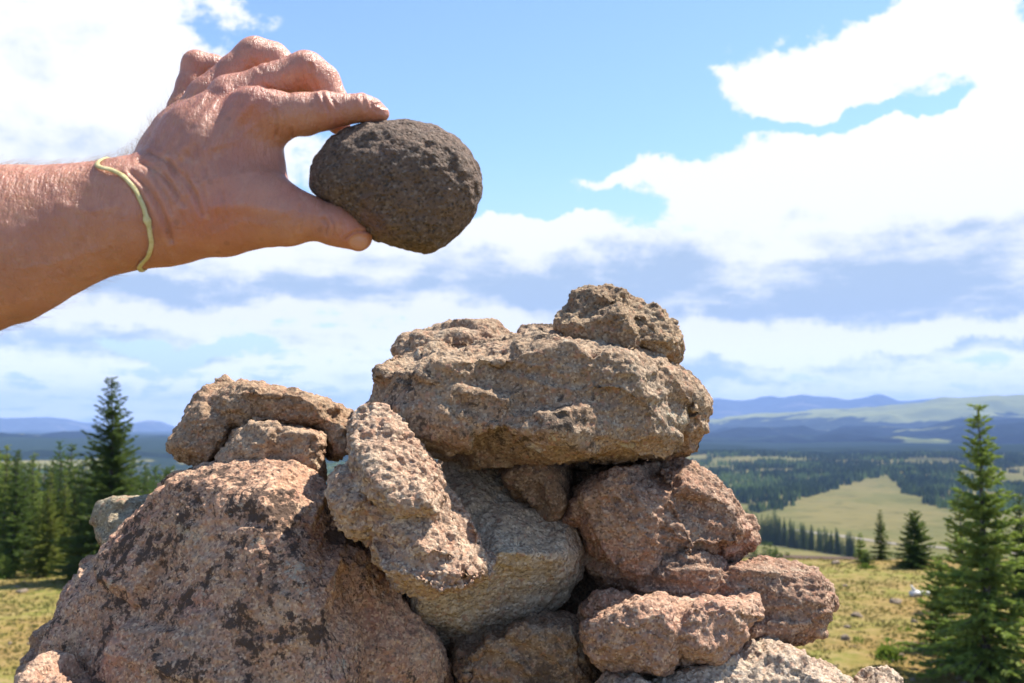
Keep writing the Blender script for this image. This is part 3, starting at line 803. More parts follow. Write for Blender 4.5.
T1, T2 = (.30, .215, .155), (.235, .16, .115)          # warm tan and brown tuff
PALE = (.42, .36, .295)
MR = {
 'big': mat_rock('tuff_pink_brown_with_dark_lichen', (.29, .185, .135), (.39, .25, .185), (.49, .39, .30), (.075, .054, .045), 1.08, 1., .85, .55, .35, 1.0),
 'cap': mat_rock('tuff_tan', (.29, .21, .15), (.22, .155, .11), (.36, .29, .22), (.07, .055, .045), .25, 1., .25, .2, .25, 5.0),
 'ped': mat_rock('tuff_light_tan', (.33, .25, .185), (.27, .195, .145), (.42, .35, .27), (.10, .08, .065), .1, 1., .25, .1, .1, 9.0),
 'slant': mat_rock('tuff_pinkish_cream', (.37, .285, .225), (.32, .225, .175), (.48, .42, .345), (.10, .08, .07), .25, .9, .45, .3, .2, 13.0, 1.15),
 'boulder': mat_rock('tuff_grey_brown_lichened', (.27, .205, .15), (.23, .165, .12), (.36, .31, .25), (.075, .06, .05), .60, 1., .25, .9, .55, 17.0),
 'top': mat_rock('tuff_dark_tan_pitted', (.25, .19, .135), (.21, .155, .11), (.33, .28, .21), (.07, .055, .045), .4, 1., .1, .3, .4, 21.0, 1.15),
 'grey': mat_rock('tuff_cool_grey', (.40, .345, .28), (.34, .285, .225), (.48, .44, .375), (.085, .075, .065), .3, 1., .15, .4, .4, 25.0),
 'red': mat_rock('tuff_reddish', (.265, .18, .135), (.225, .145, .11), (.38, .31, .255), (.075, .055, .048), .5, 1., .55, .3, .35, 29.0, 1.1),
 'pink': mat_rock('tuff_pink', (.34, .225, .175), (.30, .195, .15), (.44, .355, .29), (.09, .07, .06), .2, 1., .6, .15, .1, 33.0),
 'brown': mat_rock('tuff_brown', (.24, .175, .125), (.20, .14, .10), (.33, .27, .21), (.065, .05, .042), .45, 1., .3, .3, .25, 37.0, 1.1),
 'pale': mat_rock('tuff_pale', (.37, .315, .265), (.31, .25, .205), (.46, .42, .37), (.10, .085, .075), .35, 1., .3, .5, .4, 41.0),
 'olive': mat_rock('tuff_grey_green', (.25, .23, .175), (.21, .185, .14), (.35, .335, .27), (.09, .08, .07), .3, 1., .15, .8, .7, 45.0),
}
G = 'stones stacked in the cairn'
D0 = 1.02

# --- left side
rock('stone', 'largest boulder of the cairn at its lower left, pinkish brown with dark lichen blotches', [
    dict(pts=[(38, 700), (40, 660), (70, 612), (98, 560), (126, 524), (158, 492), (182, 477), (215, 469), (250, 463), (290, 466), (314, 476), (328, 496), (338, 525), (352, 565), (362, 600), (372, 720), (370, 800), (30, 800)],
         d=1.03, t=.04, tb=.16, front=(.97, .8), ring=(.35, .7), extra=[(205, 482, -.045), (262, 500, -.085), (300, 560, -.12), (320, 620, -.155), (330, 700, -.18), (330, 800, -.19), (120, 600, -.04), (90, 660, -.075), (85, 790, -.11), (200, 560, -.075), (190, 680, -.14), (190, 790, -.17), (365, 640, -.10)]),
    dict(pts=[(310, 500), (332, 490), (352, 530), (378, 568), (405, 600), (432, 632), (452, 668), (452, 720), (440, 800), (280, 800), (280, 600)], d=1.03, t=.05, tb=.12, front=(.93, .6), ring=(.5, 1), extra=[(400, 660, -.07), (360, 720, -.09)]),
  ], MR['big'], vox=.0024, big=.005, terr=.004, med=.003, small=.0015, pits=.0008, facet=.6, fsize=.09, group=G)
rock('stone', 'grey green rounded stone peeking out behind the upper left slope of the largest boulder', [
    dict(pts=[(92, 520), (94, 504), (104, 497), (125, 494), (150, 495), (165, 505), (170, 545), (130, 560), (104, 545), (95, 533)], d=1.16, t=.05, tb=.08, ay=.4),
    dict(pts=[(104, 545), (106, 524), (116, 514), (135, 512), (150, 520), (150, 560), (118, 562)], d=1.12, t=.04, tb=.08, ay=.4)], MR['olive'], vox=.0028, small=.0014, fine=.0005, pits=.0006, group=G)
rock('stone', 'pink knobbly stone under the grey green one on the left flank of the cairn', [
    dict(pts=[(62, 616), (66, 590), (76, 566), (90, 554), (108, 556), (125, 580), (120, 640), (80, 640)], d=1.13, t=.05, tb=.09, ay=.3)], MR['pink'], vox=.0028, group=G)
rock('stone', 'low brown stone at the lower left foot of the largest boulder', [
    dict(pts=[(20, 690), (20, 668), (28, 652), (42, 636), (52, 622), (66, 614), (84, 622), (90, 700), (80, 780), (20, 780)], d=1.07, t=.05, tb=.1, ay=.2)], MR['red'], vox=.0028, group=G)
rock('stone', 'sunlit pinkish stone cut by the bottom left corner of the cairn', [
    dict(pts=[(16, 720), (22, 684), (34, 668), (50, 660), (66, 663), (78, 676), (86, 720), (80, 800), (14, 800)], d=.93, t=.04, tb=.08, ay=.6)], MR['pink'], vox=.0026, group=G)
rock('stone', 'arched cap slab overhanging the small block on top of the largest boulder', [
    dict(pts=[(190, 414), (200, 403), (216, 395), (225, 388), (240, 387), (256, 388), (277, 390), (293, 396), (321, 401), (340, 408), (352, 419), (350, 428), (322, 428), (282, 423), (237, 428), (202, 434), (190, 429)], d=1.13, t=.055, tb=.10, ay=-.25, front=(.95, .66), ring=(.5, 1)),
    dict(pts=[(182, 441), (184, 432), (190, 416), (204, 406), (230, 409), (232, 429), (218, 450), (211, 468), (197, 469), (185, 461)], d=1.12, t=.055, tb=.08, ay=-.1, front=(.93, .6)),
    dict(pts=[(320, 406), (340, 405), (356, 419), (349, 436), (345, 454), (336, 459), (327, 454), (322, 429)], d=1.14, t=.06, tb=.06)], MR['cap'], vox=.0022, strata=((0.1, 0, 1), 70, .0022), terr=.005, big=.005, small=.0016, group=G)
rock('stone', 'light tan block holding up the arched cap slab', [
    dict(pts=[(208, 472), (216, 448), (224, 432), (248, 429), (272, 428), (284, 423), (305, 425), (322, 429), (327, 436), (322, 450), (325, 476), (318, 492), (210, 487)], d=1.085, t=.045, tb=.09, ay=.12, front=(.96, .8), ring=(.5, .9))], MR['ped'], vox=.0022, strata=((.05, 0, 1), 60, .0016), terr=.003, big=.004, facet=.35, group=G)

# --- the slanted one
rock('stone', 'cream coloured knobbly stone leaning diagonally in the sun between the boulders', [
    dict(pts=[(346, 452), (347, 436), (352, 424), (364, 413), (379, 416), (394, 430), (414, 449), (440, 474), (452, 496), (440, 520), (400, 520), (368, 490), (350, 470)], d=.945, t=.05, tb=.08, ax=.15, ay=1.05, ot=.85, front=(.96, .7), ring=(.4, .8)),
    dict(pts=[(331, 492), (330, 478), (342, 466), (360, 462), (380, 476), (392, 510), (380, 540), (356, 524), (338, 508)], d=.94, t=.04, tb=.08, ax=.1, ay=1.0, ot=.85),
    dict(pts=[(350, 470), (356, 440), (384, 428), (416, 455), (448, 488), (470, 520), (462, 556), (420, 566), (384, 548), (352, 512)], d=.935, t=.032, tb=.08, ax=.12, ay=1.0, ot=.9, front=(.95, .7)),
    dict(pts=[(376, 545), (378, 518), (392, 492), (420, 482), (450, 486), (470, 510), (484, 534), (493, 558), (490, 577), (466, 590), (432, 594), (400, 585), (382, 566)], d=.915, t=.028, tb=.09, ax=.14, ay=1.15, ot=.85, front=(.96, .7), ring=(.4, .8))],
    MR['slant'], vox=.0019, big=.008, med=.007, small=.0020, pits=.0013, terr=.006, facet=.6, fine=.0013, group=G)

# --- the great top boulder and what lies on it
rock('stone', 'huge long boulder balanced across the middle of the cairn, grey brown with an undercut base', [
    dict(pts=[(373, 425), (372, 410), (382, 394), (380, 368), (396, 360), (440, 354), (500, 343), (555, 331), (600, 330), (636, 342), (664, 362), (686, 388), (694, 416), (686, 444), (660, 462), (620, 464), (575, 458), (520, 451), (475, 462), (430, 459), (394, 441)], d=1.12, t=.13, tb=.14, ay=-.12, front=(.97, .80), ring=(.62, 1),
         extra=[(391, 374, -.08), (388, 400, -.09), (440, 360, -.115), (500, 350, -.13), (556, 340, -.13), (604, 340, -.11), (640, 354, -.09), (420, 380, -.10), (480, 366, -.13), (560, 352, -.14), (610, 355, -.12), (430, 420, -.14), (640, 420, -.13), (560, 430, -.17)]),
    dict(pts=[(664, 362), (688, 378), (702, 392), (711, 412), (706, 438), (690, 456), (664, 452), (650, 400)], d=1.13, t=.07, tb=.09),
    dict(pts=[(396, 363), (394, 350), (402, 339), (430, 333), (462, 333), (492, 330), (508, 338), (512, 350), (450, 365)], d=1.22, t=.05, tb=.08, ay=.5),
    dict(pts=[(512, 346), (520, 334), (540, 328), (562, 328), (580, 340), (560, 352)], d=1.2, t=.05, tb=.06, ay=.5)],
    MR['boulder'], vox=.0026, strata=((.25, 0, 1), 34, .0035), terr=.0065, big=.007, med=.004, small=.0016, pits=.0012, group=G)
rock('stone', 'dark pitted stone sitting on the top right end of the huge long boulder', [
    dict(pts=[(558, 332), (563, 314), (573, 300), (588, 291), (606, 290), (624, 296), (646, 304), (667, 312), (675, 328), (681, 350), (674, 362), (656, 362), (630, 350), (604, 346), (575, 342)], d=1.13, t=.07, tb=.08, front=(.96, .72))],
    MR['top'], vox=.0021, small=.0021, pits=.0020, med=.006, terr=.007, big=.006, fine=.0012, group=G)

# --- centre
rock('stone', 'smooth grey boulder wedged under the huge long boulder, lit along its upper slope', [
    dict(ot=.9, ay=.25, pts=[(428, 480), (450, 466), (480, 464), (508, 474), (545, 500), (572, 518), (584, 542), (578, 574), (560, 600), (530, 616), (490, 634), (450, 648), (415, 650), (395, 600), (400, 540)], d=1.10, t=.03, tb=.13, front=(.96, .8), ring=(.3, .5),
         extra=[(430, 550, -.10), (500, 552, -.13), (560, 556, -.08), (420, 606, -.09), (480, 612, -.07), (540, 592, -.04)])],
    MR['grey'], vox=.0024, med=.003, small=.0013, pits=.0006, terr=.005, fine=.0007, facet=.45, group=G)
rock('stone', 'brown wedge stone jammed upright between the grey boulder and the reddish one', [
    dict(pts=[(496, 466), (520, 452), (545, 446), (558, 455), (568, 480), (572, 512), (560, 540), (520, 520), (500, 490)], d=1.13, t=.07, tb=.08, ay=.1)], MR['brown'], vox=.0026, med=.003, small=.0014, pits=.0006, group=G)
rock('stone', 'small dim stone in the gap just under the right half of the huge long boulder', [
    dict(pts=[(566, 500), (572, 480), (590, 466), (630, 462), (650, 470), (650, 500), (600, 520)], d=1.19, t=.05, tb=.08)], MR['brown'], vox=.003, group=G)
rock('stone', 'reddish brown square boulder on the right of the cairn with a cracked sunlit corner', [
    dict(pts=[(573, 520), (577, 490), (592, 476), (625, 470), (655, 467), (685, 476), (705, 500), (712, 540), (704, 568), (690, 582), (650, 593), (612, 590), (594, 566), (582, 545)], d=1.11, t=.09, tb=.12, ay=.12, front=(.94, .76), ring=(.5, 1), extra=[(640, 500, -.10)]),
    dict(pts=[(662, 466), (690, 477), (716, 489), (735, 506), (749, 526), (745, 546), (728, 560), (704, 564), (684, 556), (670, 520)], d=1.11, t=.075, tb=.10, ax=.3, ay=.25, front=(.95, .72))],
    MR['red'], vox=.0023, strata=((.35, 0, 1), 60, .0022), small=.0019, terr=.0075, med=.006, big=.006, group=G)
rock('stone', 'deep brown stone filling the gap below the green leaf in the middle of the cairn', [
    dict(pts=[(535, 620), (548, 580), (565, 560), (590, 556), (612, 570), (625, 600), (610, 630), (560, 640)], d=1.22, t=.07, tb=.1)], MR['brown'], vox=.003, group=G)
rock('stone', 'long flat ended stone sticking out furthest right from the cairn', [
    dict(pts=[(640, 600), (650, 580), (690, 566), (735, 565), (762, 567), (795, 569), (822, 576), (833, 590), (834, 612), (824, 628), (796, 640), (750, 646), (700, 644), (660, 625)], d=1.10, t=.07, tb=.12, ax=.1, ay=.35, ot=.8, front=(.98, .84), ring=(.55, 1), extra=[(740, 584, -.05), (810, 600, -.07), (690, 580, -.05)]),
    dict(pts=[(626, 580), (660, 560), (705, 556), (735, 572), (730, 604), (680, 612), (640, 604)], d=1.07, t=.06, tb=.1, ay=.15)],
    MR['red'], vox=.0022, strata=((.1, 0, 1), 80, .0032), small=.0019, terr=.0075, med=.006, big=.006, facet=.55, group=G)
rock('stone', 'thin brown slab tucked between the reddish boulder and the pink stone', [
    dict(pts=[(572, 612), (578, 602), (600, 597), (650, 597), (690, 594), (705, 604), (660, 620), (600, 628), (578, 624)], d=1.09, t=.08, tb=.1)], MR['red'], vox=.0024, strata=((0, 0, 1), 80, .002), facet=.55, group=G)
rock('stone', 'pink stone with a sunlit knobbly right end, lying on the lowest slab of the cairn', [
    dict(pts=[(588, 640), (590, 628), (605, 620), (632, 606), (655, 598), (682, 600), (692, 620), (690, 650), (668, 668), (622, 668), (594, 662)], d=.99, t=.06, tb=.07, ay=.15, front=(.94, .7)),
    dict(pts=[(668, 606), (690, 597), (720, 603), (744, 600), (758, 601), (760, 614), (752, 627), (736, 634), (730, 650), (712, 660), (684, 660), (668, 640)], d=.99, t=.05, tb=.06, ax=.3, ay=.4, ot=.8, front=(.96, .7))],
    MR['pink'], vox=.0020, terr=.0075, med=.006, small=.0019, big=.006, facet=.55, group=G)
rock('stone', 'creased brown stone at the bottom centre of the cairn under the grey boulder', [
    dict(pts=[(440, 690), (448, 652), (476, 632), (520, 620), (560, 615), (584, 622), (592, 645), (596, 690), (590, 780), (440, 780)], d=1.08, t=.09, tb=.1, ay=.1, front=(.94, .76), ring=(.5, 1))], MR['brown'], vox=.0024, strata=((.6, 0, 1), 50, .004), terr=.006, group=G)
rock('stone', 'broad pale slab at the bottom right of the cairn beneath the pink stone', [
    dict(pts=[(596, 700), (606, 676), (640, 667), (690, 657), (735, 647), (775, 646), (812, 652), (840, 662), (856, 680), (864, 720), (850, 800), (600, 800)], d=1.02, t=.08, tb=.12, ay=.7, ax=.1, front=(.96, .78), ring=(.5, 1))],
    MR['pale'], vox=.0023, terr=.0075, med=.006, small=.0019, big=.006, strata=((.2, 0, 1), 60, .002), group=G)
rock('stone', 'small whitish stone on the grass side of the broad pale slab', [
    dict(pts=[(856, 700), (860, 682), (870, 671), (888, 668), (902, 675), (908, 700), (902, 780), (858, 780)], d=1.12, t=.05, tb=.06, ay=.5)], MR['pale'], vox=.0026, group=G)
rock('stone', 'shadowed core stone deep inside the cairn behind the grey and reddish boulders', [  # filler added to block see-through gaps and backlight inside the cairn
    dict(pts=[(400, 560), (412, 476), (450, 442), (560, 436), (640, 440), (684, 476), (700, 520), (712, 640), (650, 740), (420, 740), (390, 650)], d=1.28, t=.06, tb=.1)], MR['brown'], vox=.004, group=G)
for k, (x0, x1, y0, y1, d, mt) in enumerate([(20, 330, 760, 900, 1.04, 'big'), (300, 640, 745, 900, 1.12, 'brown'), (600, 900, 760, 900, 1.06, 'red'), (120, 480, 640, 860, 1.32, 'brown'), (440, 840, 680, 880, 1.30, 'grey')]):
    rock('stone', ['foundation boulder under the largest boulder of the cairn', 'foundation stone under the creased brown stone', 'foundation stone under the broad pale slab', 'backing boulder behind the largest boulder', 'backing boulder behind the creased brown stone'][k],
      [dict(pts=[(x0, (y0 + y1) / 2), (x0 + 25, y0 + 15), ((x0 + x1) / 2, y0), (x1 - 25, y0 + 15), (x1, (y0 + y1) / 2), (x1 - 20, y1), (x0 + 20, y1)], d=d, t=.14, tb=.14)], MR[mt], vox=.006, fine=0, small=.001, group=G)

# leaves growing out of the gap
V = []
rl = np.random.default_rng(4); base = P(583, 566, 1.13)
for k in range(9):
    tip = P(585 + rl.normal(0, 3.0), 547 + rl.normal(0, 4), 1.10 + rl.normal(0, .006)); dd = tip - base; sd = np.cross(dd, [0, 1, .3]); sd /= np.linalg.norm(sd)
    m_ = base + dd * .62; V += [base, m_ + sd * .0038, tip, m_ - sd * .0038 + [0, .002, 0]]
V = np.array(V)
sp = mesh_obj('leaf_sprig', V, np.arange(len(V)).reshape(-1, 4), M_LEAF, smooth=False); tag(sp, 'tiny bright green sprig growing in the gap beside the grey boulder', 'sprig')
# ------------------------------------------------------------------ surfaces from distance fields
def surface_nets(v, org, h):
    """mesh of the zero level of v (negative inside), cell size h, first sample at org"""
    s = v < 0
    c = np.zeros(tuple(n - 1 for n in v.shape), np.int8)
    for dx in (0, 1):
        for dy in (0, 1):
            for dz in (0, 1):
                c += s[dx:dx + c.shape[0], dy:dy + c.shape[1], dz:dz + c.shape[2]].astype(np.int8)
    act = (c > 0) & (c < 8)
    I = np.argwhere(act); idx = np.full(c.shape, -1, np.int32); idx[act] = np.arange(len(I))
    acc = np.zeros((len(I), 3)); cnt = np.zeros(len(I))
    for ax in range(3):
        o = [a for a in range(3) if a != ax]
        for a in (0, 1):
            for b in (0, 1):
                p0 = I.copy(); p0[:, o[0]] += a; p0[:, o[1]] += b; p1 = p0.copy(); p1[:, ax] += 1
                v0 = v[tuple(p0.T)]; v1 = v[tuple(p1.T)]; m = (v0 < 0) != (v1 < 0)
                t = v0[m] / (v0[m] - v1[m]); q = (p0[m] - I[m]).astype(float); q[:, ax] += t
                acc[m] += q; cnt[m] += 1
    V = (I + acc / cnt[:, None]) * h + org
    F = []
    for ax in range(3):
        o = [(ax + 1) % 3, (ax + 2) % 3]
        a = s.take(range(0, s.shape[ax] - 1), ax); b = s.take(range(1, s.shape[ax]), ax)
        E = np.argwhere(a != b)
        E = E[(E[:, o[0]] > 0) & (E[:, o[1]] > 0) & (E[:, o[0]] < c.shape[o[0]]) & (E[:, o[1]] < c.shape[o[1]]) & (E[:, ax] < c.shape[ax])]
        if not len(E): continue
        fl = s[tuple(E.T)]
        def g(d0, d1):
            q = E.copy(); q[:, o[0]] += d0; q[:, o[1]] += d1; return idx[tuple(q.T)]
        f = np.stack([g(-1, -1), g(0, -1), g(0, 0), g(-1, 0)], 1)
        f[~fl] = f[~fl][:, ::-1]; F.append(f)
    F = np.concatenate(F); return V, F[(F >= 0).all(1)]

def smin(a, b, k):
    h = np.clip(.5 + .5 * (b - a) / k, 0, 1); return b * (1 - h) + a * h - k * h * (1 - h)

# hand space: x right, y up, z away from the camera (metres), same directions as the photograph
HD = .57
def hp(x, y, d): return np.array([(x - 512) * d / FPX, (341.5 - y) * d / FPX, d])
def hand_mesh():
    h = .00115
    lo = hp(-215, 345, .50); hi = hp(420, 25, .64)
    lo = np.array([hp(-215, 0, .55)[0], hp(0, 405, .56)[1], .495]); hi = np.array([hp(405, 0, .58)[0], hp(0, 22, .60)[1], .675])
    n = np.ceil((hi - lo) / h).astype(int)
    gx, gy, gz_ = [(lo[i] + np.arange(n[i]) * h).astype(np.float32) for i in range(3)]
    BIG = np.float32(.2)
    def region(pts, rad):
        pts = np.array(pts); a = pts.min(0) - rad; b = pts.max(0) + rad
        s0 = np.clip(((a - lo) / h).astype(int), 0, n); s1 = np.clip(((b - lo) / h).astype(int) + 1, 0, n)
        return tuple(slice(int(p), int(q)) for p, q in zip(s0, s1))
    def chain(F, pts, k, sq=1.0, pad=.03):
        """pts: (x, y, depth, radius px). round cones, blended with k. sq > 1 flattens them front to back"""
        Q = [(hp(x, y, d), r * d / FPX) for x, y, d, r in pts]
        for (a, ra), (b, rb) in zip(Q[:-1], Q[1:]):
            sl = region([a, b], max(ra, rb) + pad)
            X, Y, Z = np.meshgrid(gx[sl[0]], gy[sl[1]], gz_[sl[2]], indexing='ij', sparse=True)
            bax, bay, baz = (b - a); L2 = bax ** 2 + bay ** 2 + (baz * sq) ** 2
            px_, py_, pz_ = X - a[0], Y - a[1], (Z - a[2]) * sq
            t = np.clip((px_ * bax + py_ * bay + pz_ * baz * sq) / L2, 0, 1)
            d = np.sqrt((px_ - t * bax) ** 2 + (py_ - t * bay) ** 2 + (pz_ - t * baz * sq) ** 2) - (ra + (rb - ra) * t)
            F[sl] = smin(F[sl], d.astype(np.float32), k)
        return F
    new = lambda: np.full(tuple(n), BIG, np.float32)
    palm = new()
    # forearm (wrist, then up the arm, on past the picture's edge)
    chain(palm, [(160, 210, .572, 45), (132, 212, .568, 50), (94, 220, .566, 51.5), (47, 231.5, .562, 60.5), (0, 245.5, .558, 74), (-90, 268, .55, 92), (-300, 315, .54, 100)], .012, 1.22, .05)
    # metacarpals
    M = 1.35
    chain(palm, [(165, 212, .572, 46), (215, 160, .570, 40), (252, 118, .572, 24)], .012, M)
    chain(palm, [(158, 200, .576, 38), (200, 140, .580, 34), (230, 98, .584, 19)], .012, M)
    chain(palm, [(150, 192, .584, 30), (182, 138, .594, 27), (206, 99, .600, 17.5)], .012, M)
    chain(palm, [(146, 186, .592, 24), (166, 150, .606, 21), (184, 113, .614, 14.5)], .010, 1.2)
    # thumb side of the palm and the thumb's ball
    chain(palm, [(180, 220, .570, 39), (228, 208, .566, 43), (262, 208, .562, 31), (290, 217, .560, 23)], .012, 1.25)
    chain(palm, [(225, 190, .574, 44), (250, 160, .574, 27)], .014, 1.5)
    chain(palm, [(205, 150, .580, 40), (240, 130, .580, 26)], .012, 1.5)
    # web between thumb and first finger
    chain(palm, [(256, 128, .574, 18), (257, 165, .574, 17), (266, 196, .570, 16)], .012, 1.6)
    # knuckles stand out
    chain(palm, [(250, 101, .566, 10), (257, 100, .565, 10)], .010)
    thumb = chain(new(), [(262, 210, .563, 27), (290, 217, .560, 22), (312, 219, .559, 19.2), (334, 225.5, .560, 19.5), (347, 231, .561, 16.8), (358, 237.5, .562, 13.6)], .0035, 1.08)
    index = chain(new(), [(254, 116, .572, 23.5), (280, 115.5, .570, 22), (305, 114, .568, 20.6), (326, 111.5, .566, 18.0), (344, 109.5, .567, 14.6), (360, 108.2, .568, 12.9), (373, 111, .569, 10.6), (381, 114.2, .570, 7.4)], .0035, 1.02)
    middle = chain(new(), [(230, 97, .585, 20), (268, 84, .589, 18.5), (305, 71, .592, 19.0), (321, 82, .594, 17.2), (336, 105, .594, 14), (338, 122, .592, 13)], .0035)
    ring = chain(new(), [(206, 98, .602, 18), (235, 72, .607, 16.5), (255, 56.5, .610, 18.8), (272, 60, .611, 17), (304, 88, .610, 14.5), (324, 112, .606, 12.5)], .0035)
    pinky = chain(new(), [(184, 112, .618, 14.5), (191, 86, .622, 13.5), (196, 65, .625, 14.5), (212, 68, .628, 12.6), (240, 86, .628, 11.8), (262, 108, .624, 10.8)], .003)
    palm0 = palm
    f = smin(palm0, thumb, .012)
    f = smin(f, smin(palm0, index, .011), .0012)
    f = smin(f, smin(palm0, middle, .006), .0008)
    f = smin(f, smin(palm0, ring, .006), .0008)
    f = smin(f, smin(palm0, pinky, .008), .0010)
    V, Fc = surface_nets(f, lo, h)
    return V, Fc

V, Fc = hand_mesh()
_t = V[Fc]; _vol = np.einsum('ij,ij->i', _t[:, 0], np.cross(_t[:, 1], _t[:, 2])).sum() + np.einsum('ij,ij->i', _t[:, 0], np.cross(_t[:, 2], _t[:, 3])).sum()
print('hand volume', _vol, len(V))
# (x right, y up, z away) is left handed: a positive volume there is inside out in the world
if _vol > 0: Fc = np.ascontiguousarray(Fc[:, ::-1])
# project to photograph coordinates to place folds where they are on this hand
def to_px(V): return V[:, 0] / V[:, 2] * FPX + 512, 341.5 - V[:, 1] / V[:, 2] * FPX
def world_of(V): return CAM + V[:, 2:3] * FWD + V[:, 0:1] * RIGHT + V[:, 1:2] * UP
Wd = world_of(V)
me_tmp = mesh_obj('person', Wd.astype(np.float32), Fc)
def skin_relief(o):
    me = o.data
    co = np.empty(len(me.vertices) * 3, np.float32); me.vertices.foreach_get('co', co); co = co.reshape(-1, 3)
    q = co - CAM; X = q @ RIGHT; Y = q @ UP; Z = q @ FWD
    px = X / Z * FPX + 512; py = 341.5 - Y / Z * FPX
    nrm = vertex_normals(me); facing = sstep(-.45, .15, -(nrm @ FWD))
    d = np.zeros(len(co)); wv = 1.6 * fbm(co * 90, 2)
    def groove(pts, w, amp, bulge=.5):
        nonlocal d
        best = np.full(len(co), 1e9)
        for (x0, y0), (x1, y1) in zip(pts[:-1], pts[1:]):
            dx, dy = x1 - x0, y1 - y0; t = np.clip(((px - x0) * dx + (py - y0) * dy) / (dx * dx + dy * dy), 0, 1)
            best = np.minimum(best, np.hypot(px - x0 - t * dx, py - y0 - t * dy))
        best = np.maximum(best + wv * .5, 0)
        fc = facing
        amp *= 1.5; d += fc * (-amp * np.exp(-(best / w) ** 2) + amp * bulge * np.exp(-((best - 2.2 * w) / (1.3 * w)) ** 2))
    # wrist folds
    groove([(131, 172), (146, 185), (157, 202), (166, 222), (171, 240)], 2.8, .0010, .6)
    groove([(139, 160), (158, 172), (172, 186), (184, 205)], 2.2, .0009)
    groove([(150, 152), (168, 162), (182, 176), (196, 196), (202, 214)], 2.0, .0007)
    groove([(124, 176), (136, 190), (146, 208), (151, 226)], 2.0, .0005)
    for k in range(7): groove([(150 + 9 * k, 170 - 5 * k), (166 + 9 * k, 196 - 2 * k), (174 + 9 * k, 222 - 1 * k)], 1.6, .00034)
    # thumb joint and nail wall
    groove([(324, 219), (328, 226), (326, 234)], 1.6, .0006)
    groove([(331, 216), (335, 224), (333, 235)], 1.6, .0005)
    groove([(345, 239), (350, 234), (358, 231), (368, 231)], 1.3, .0007, .6)
    groove([(300, 206), (304, 218), (300, 230)], 1.6, .0004)
    groove([(371, 104), (373, 108), (378, 111), (386, 113)], 1.1, .00045, .3)
    # finger folds
    groove([(322, 94), (326, 103), (331, 112), (330, 121)], 1.5, .0006)
    groove([(329, 94), (334, 102), (338, 108)], 1.5, .0006)
    groove([(316, 97), (319, 106), (322, 112)], 1.3, .0004)
    groove([(362, 97), (364, 104), (366, 110)], 1.3, .0004)
    groove([(276, 136), (278, 126), (275, 110)], 1.5, .0006)
    groove([(293, 137), (292, 128)], 1.4, .0006)
    groove([(310, 66), (312, 78), (318, 90)], 1.6, .0006)
    groove([(252, 60), (262, 72), (268, 62)], 1.4, .0003)
    groove([(262, 84), (276, 93), (292, 94)], 1.5, .0004)
    # nail plates: slightly raised and flat
    d += .0005 * facing * np.exp(-(((px - 357) / 9) ** 2 + ((py - 243) / 6) ** 2) ** 2)
    # tendons fan out from the wrist to the knuckles
    for pts, w5, a5 in (([(192, 172), (224, 134), (250, 104)], 5.5, .0013), ([(178, 158), (206, 118), (226, 90)], 5, .0013), ([(165, 148), (186, 122), (204, 98)], 4, .0008), ([(215, 207), (250, 205), (286, 212)], 6, .0011)):
        best = np.full(len(co), 1e9)
        for (x0, y0), (x1, y1) in zip(pts[:-1], pts[1:]):
            dx, dy = x1 - x0, y1 - y0; t = np.clip(((px - x0) * dx + (py - y0) * dy) / (dx * dx + dy * dy), 0, 1)
            best = np.minimum(best, np.hypot(px - x0 - t * dx, py - y0 - t * dy))
        d += facing * a5 * np.exp(-(best / w5) ** 2)
    # veins over the back of the hand
    for pts in ([(182, 170), (205, 150), (232, 142), (250, 128)], [(176, 200), (205, 182), (230, 176), (258, 170)], [(205, 150), (214, 128), (232, 108)], [(60, 205), (90, 212), (120, 205)], [(20, 270), (60, 262), (110, 245)], [(215, 235), (240, 222), (268, 226)]):
        best = np.full(len(co), 1e9)
        for (x0, y0), (x1, y1) in zip(pts[:-1], pts[1:]):
            dx, dy = x1 - x0, y1 - y0; t = np.clip(((px - x0) * dx + (py - y0) * dy) / (dx * dx + dy * dy), 0, 1)
            best = np.minimum(best, np.hypot(px - x0 - t * dx, py - y0 - t * dy))
        d += facing * .00055 * np.exp(-((best + wv) / 3.4) ** 2)
    d += .0007 * fbm(co * 38, 2) + .00025 * fbm(co * 130, 2)
    co = co + nrm * d[:, None]
    me.vertices.foreach_set('co', co.astype(np.float32).ravel()); me.update()
    # colour variation that belongs to the skin: redder knuckles, thumb ball and finger ends
    red = np.zeros(len(co))
    for x, y, r_, a in [(250, 112, 16, .7), (262, 100, 10, .4), (228, 90, 14, .6), (305, 70, 14, .35), (255, 55, 14, .35), (196, 66, 14, .3), (225, 215, 34, .6), (190, 225, 26, .5), (352, 238, 18, .55), (372, 112, 14, .5), (338, 128, 10, .9), (328, 106, 12, .35), (290, 190, 14, .5), (250, 150, 22, .35), (150, 210, 20, .2)]:
        red += a * np.exp(-(((px - x) ** 2 + (py - y) ** 2) / r_ ** 2))
    at = me.attributes.new('redness', 'FLOAT', 'POINT'); at.data.foreach_set('value', np.clip(red, 0, 1).astype(np.float32))
    nail = np.zeros(len(co)); nail += sstep(1.0, .75, np.sqrt(((px - 358) / 10.5) ** 2 + ((py - 241.5) / 8) ** 2 + 0 * px)) * facing
    nail += sstep(1.0, .75, np.sqrt(((px - 381) / 9) ** 2 + ((py - 106) / 4) ** 2)) * (nrm @ UP > .2)
    at = me.attributes.new('nail', 'FLOAT', 'POINT'); at.data.foreach_set('value', np.clip(nail, 0, 1).astype(np.float32))
person = me_tmp
skin_relief(person)
set_origin(person, tuple(P(150, 215, .57)))
tag(person, "photographer's bare left hand and forearm reaching in from the side, pinching the dark oval stone", 'person')

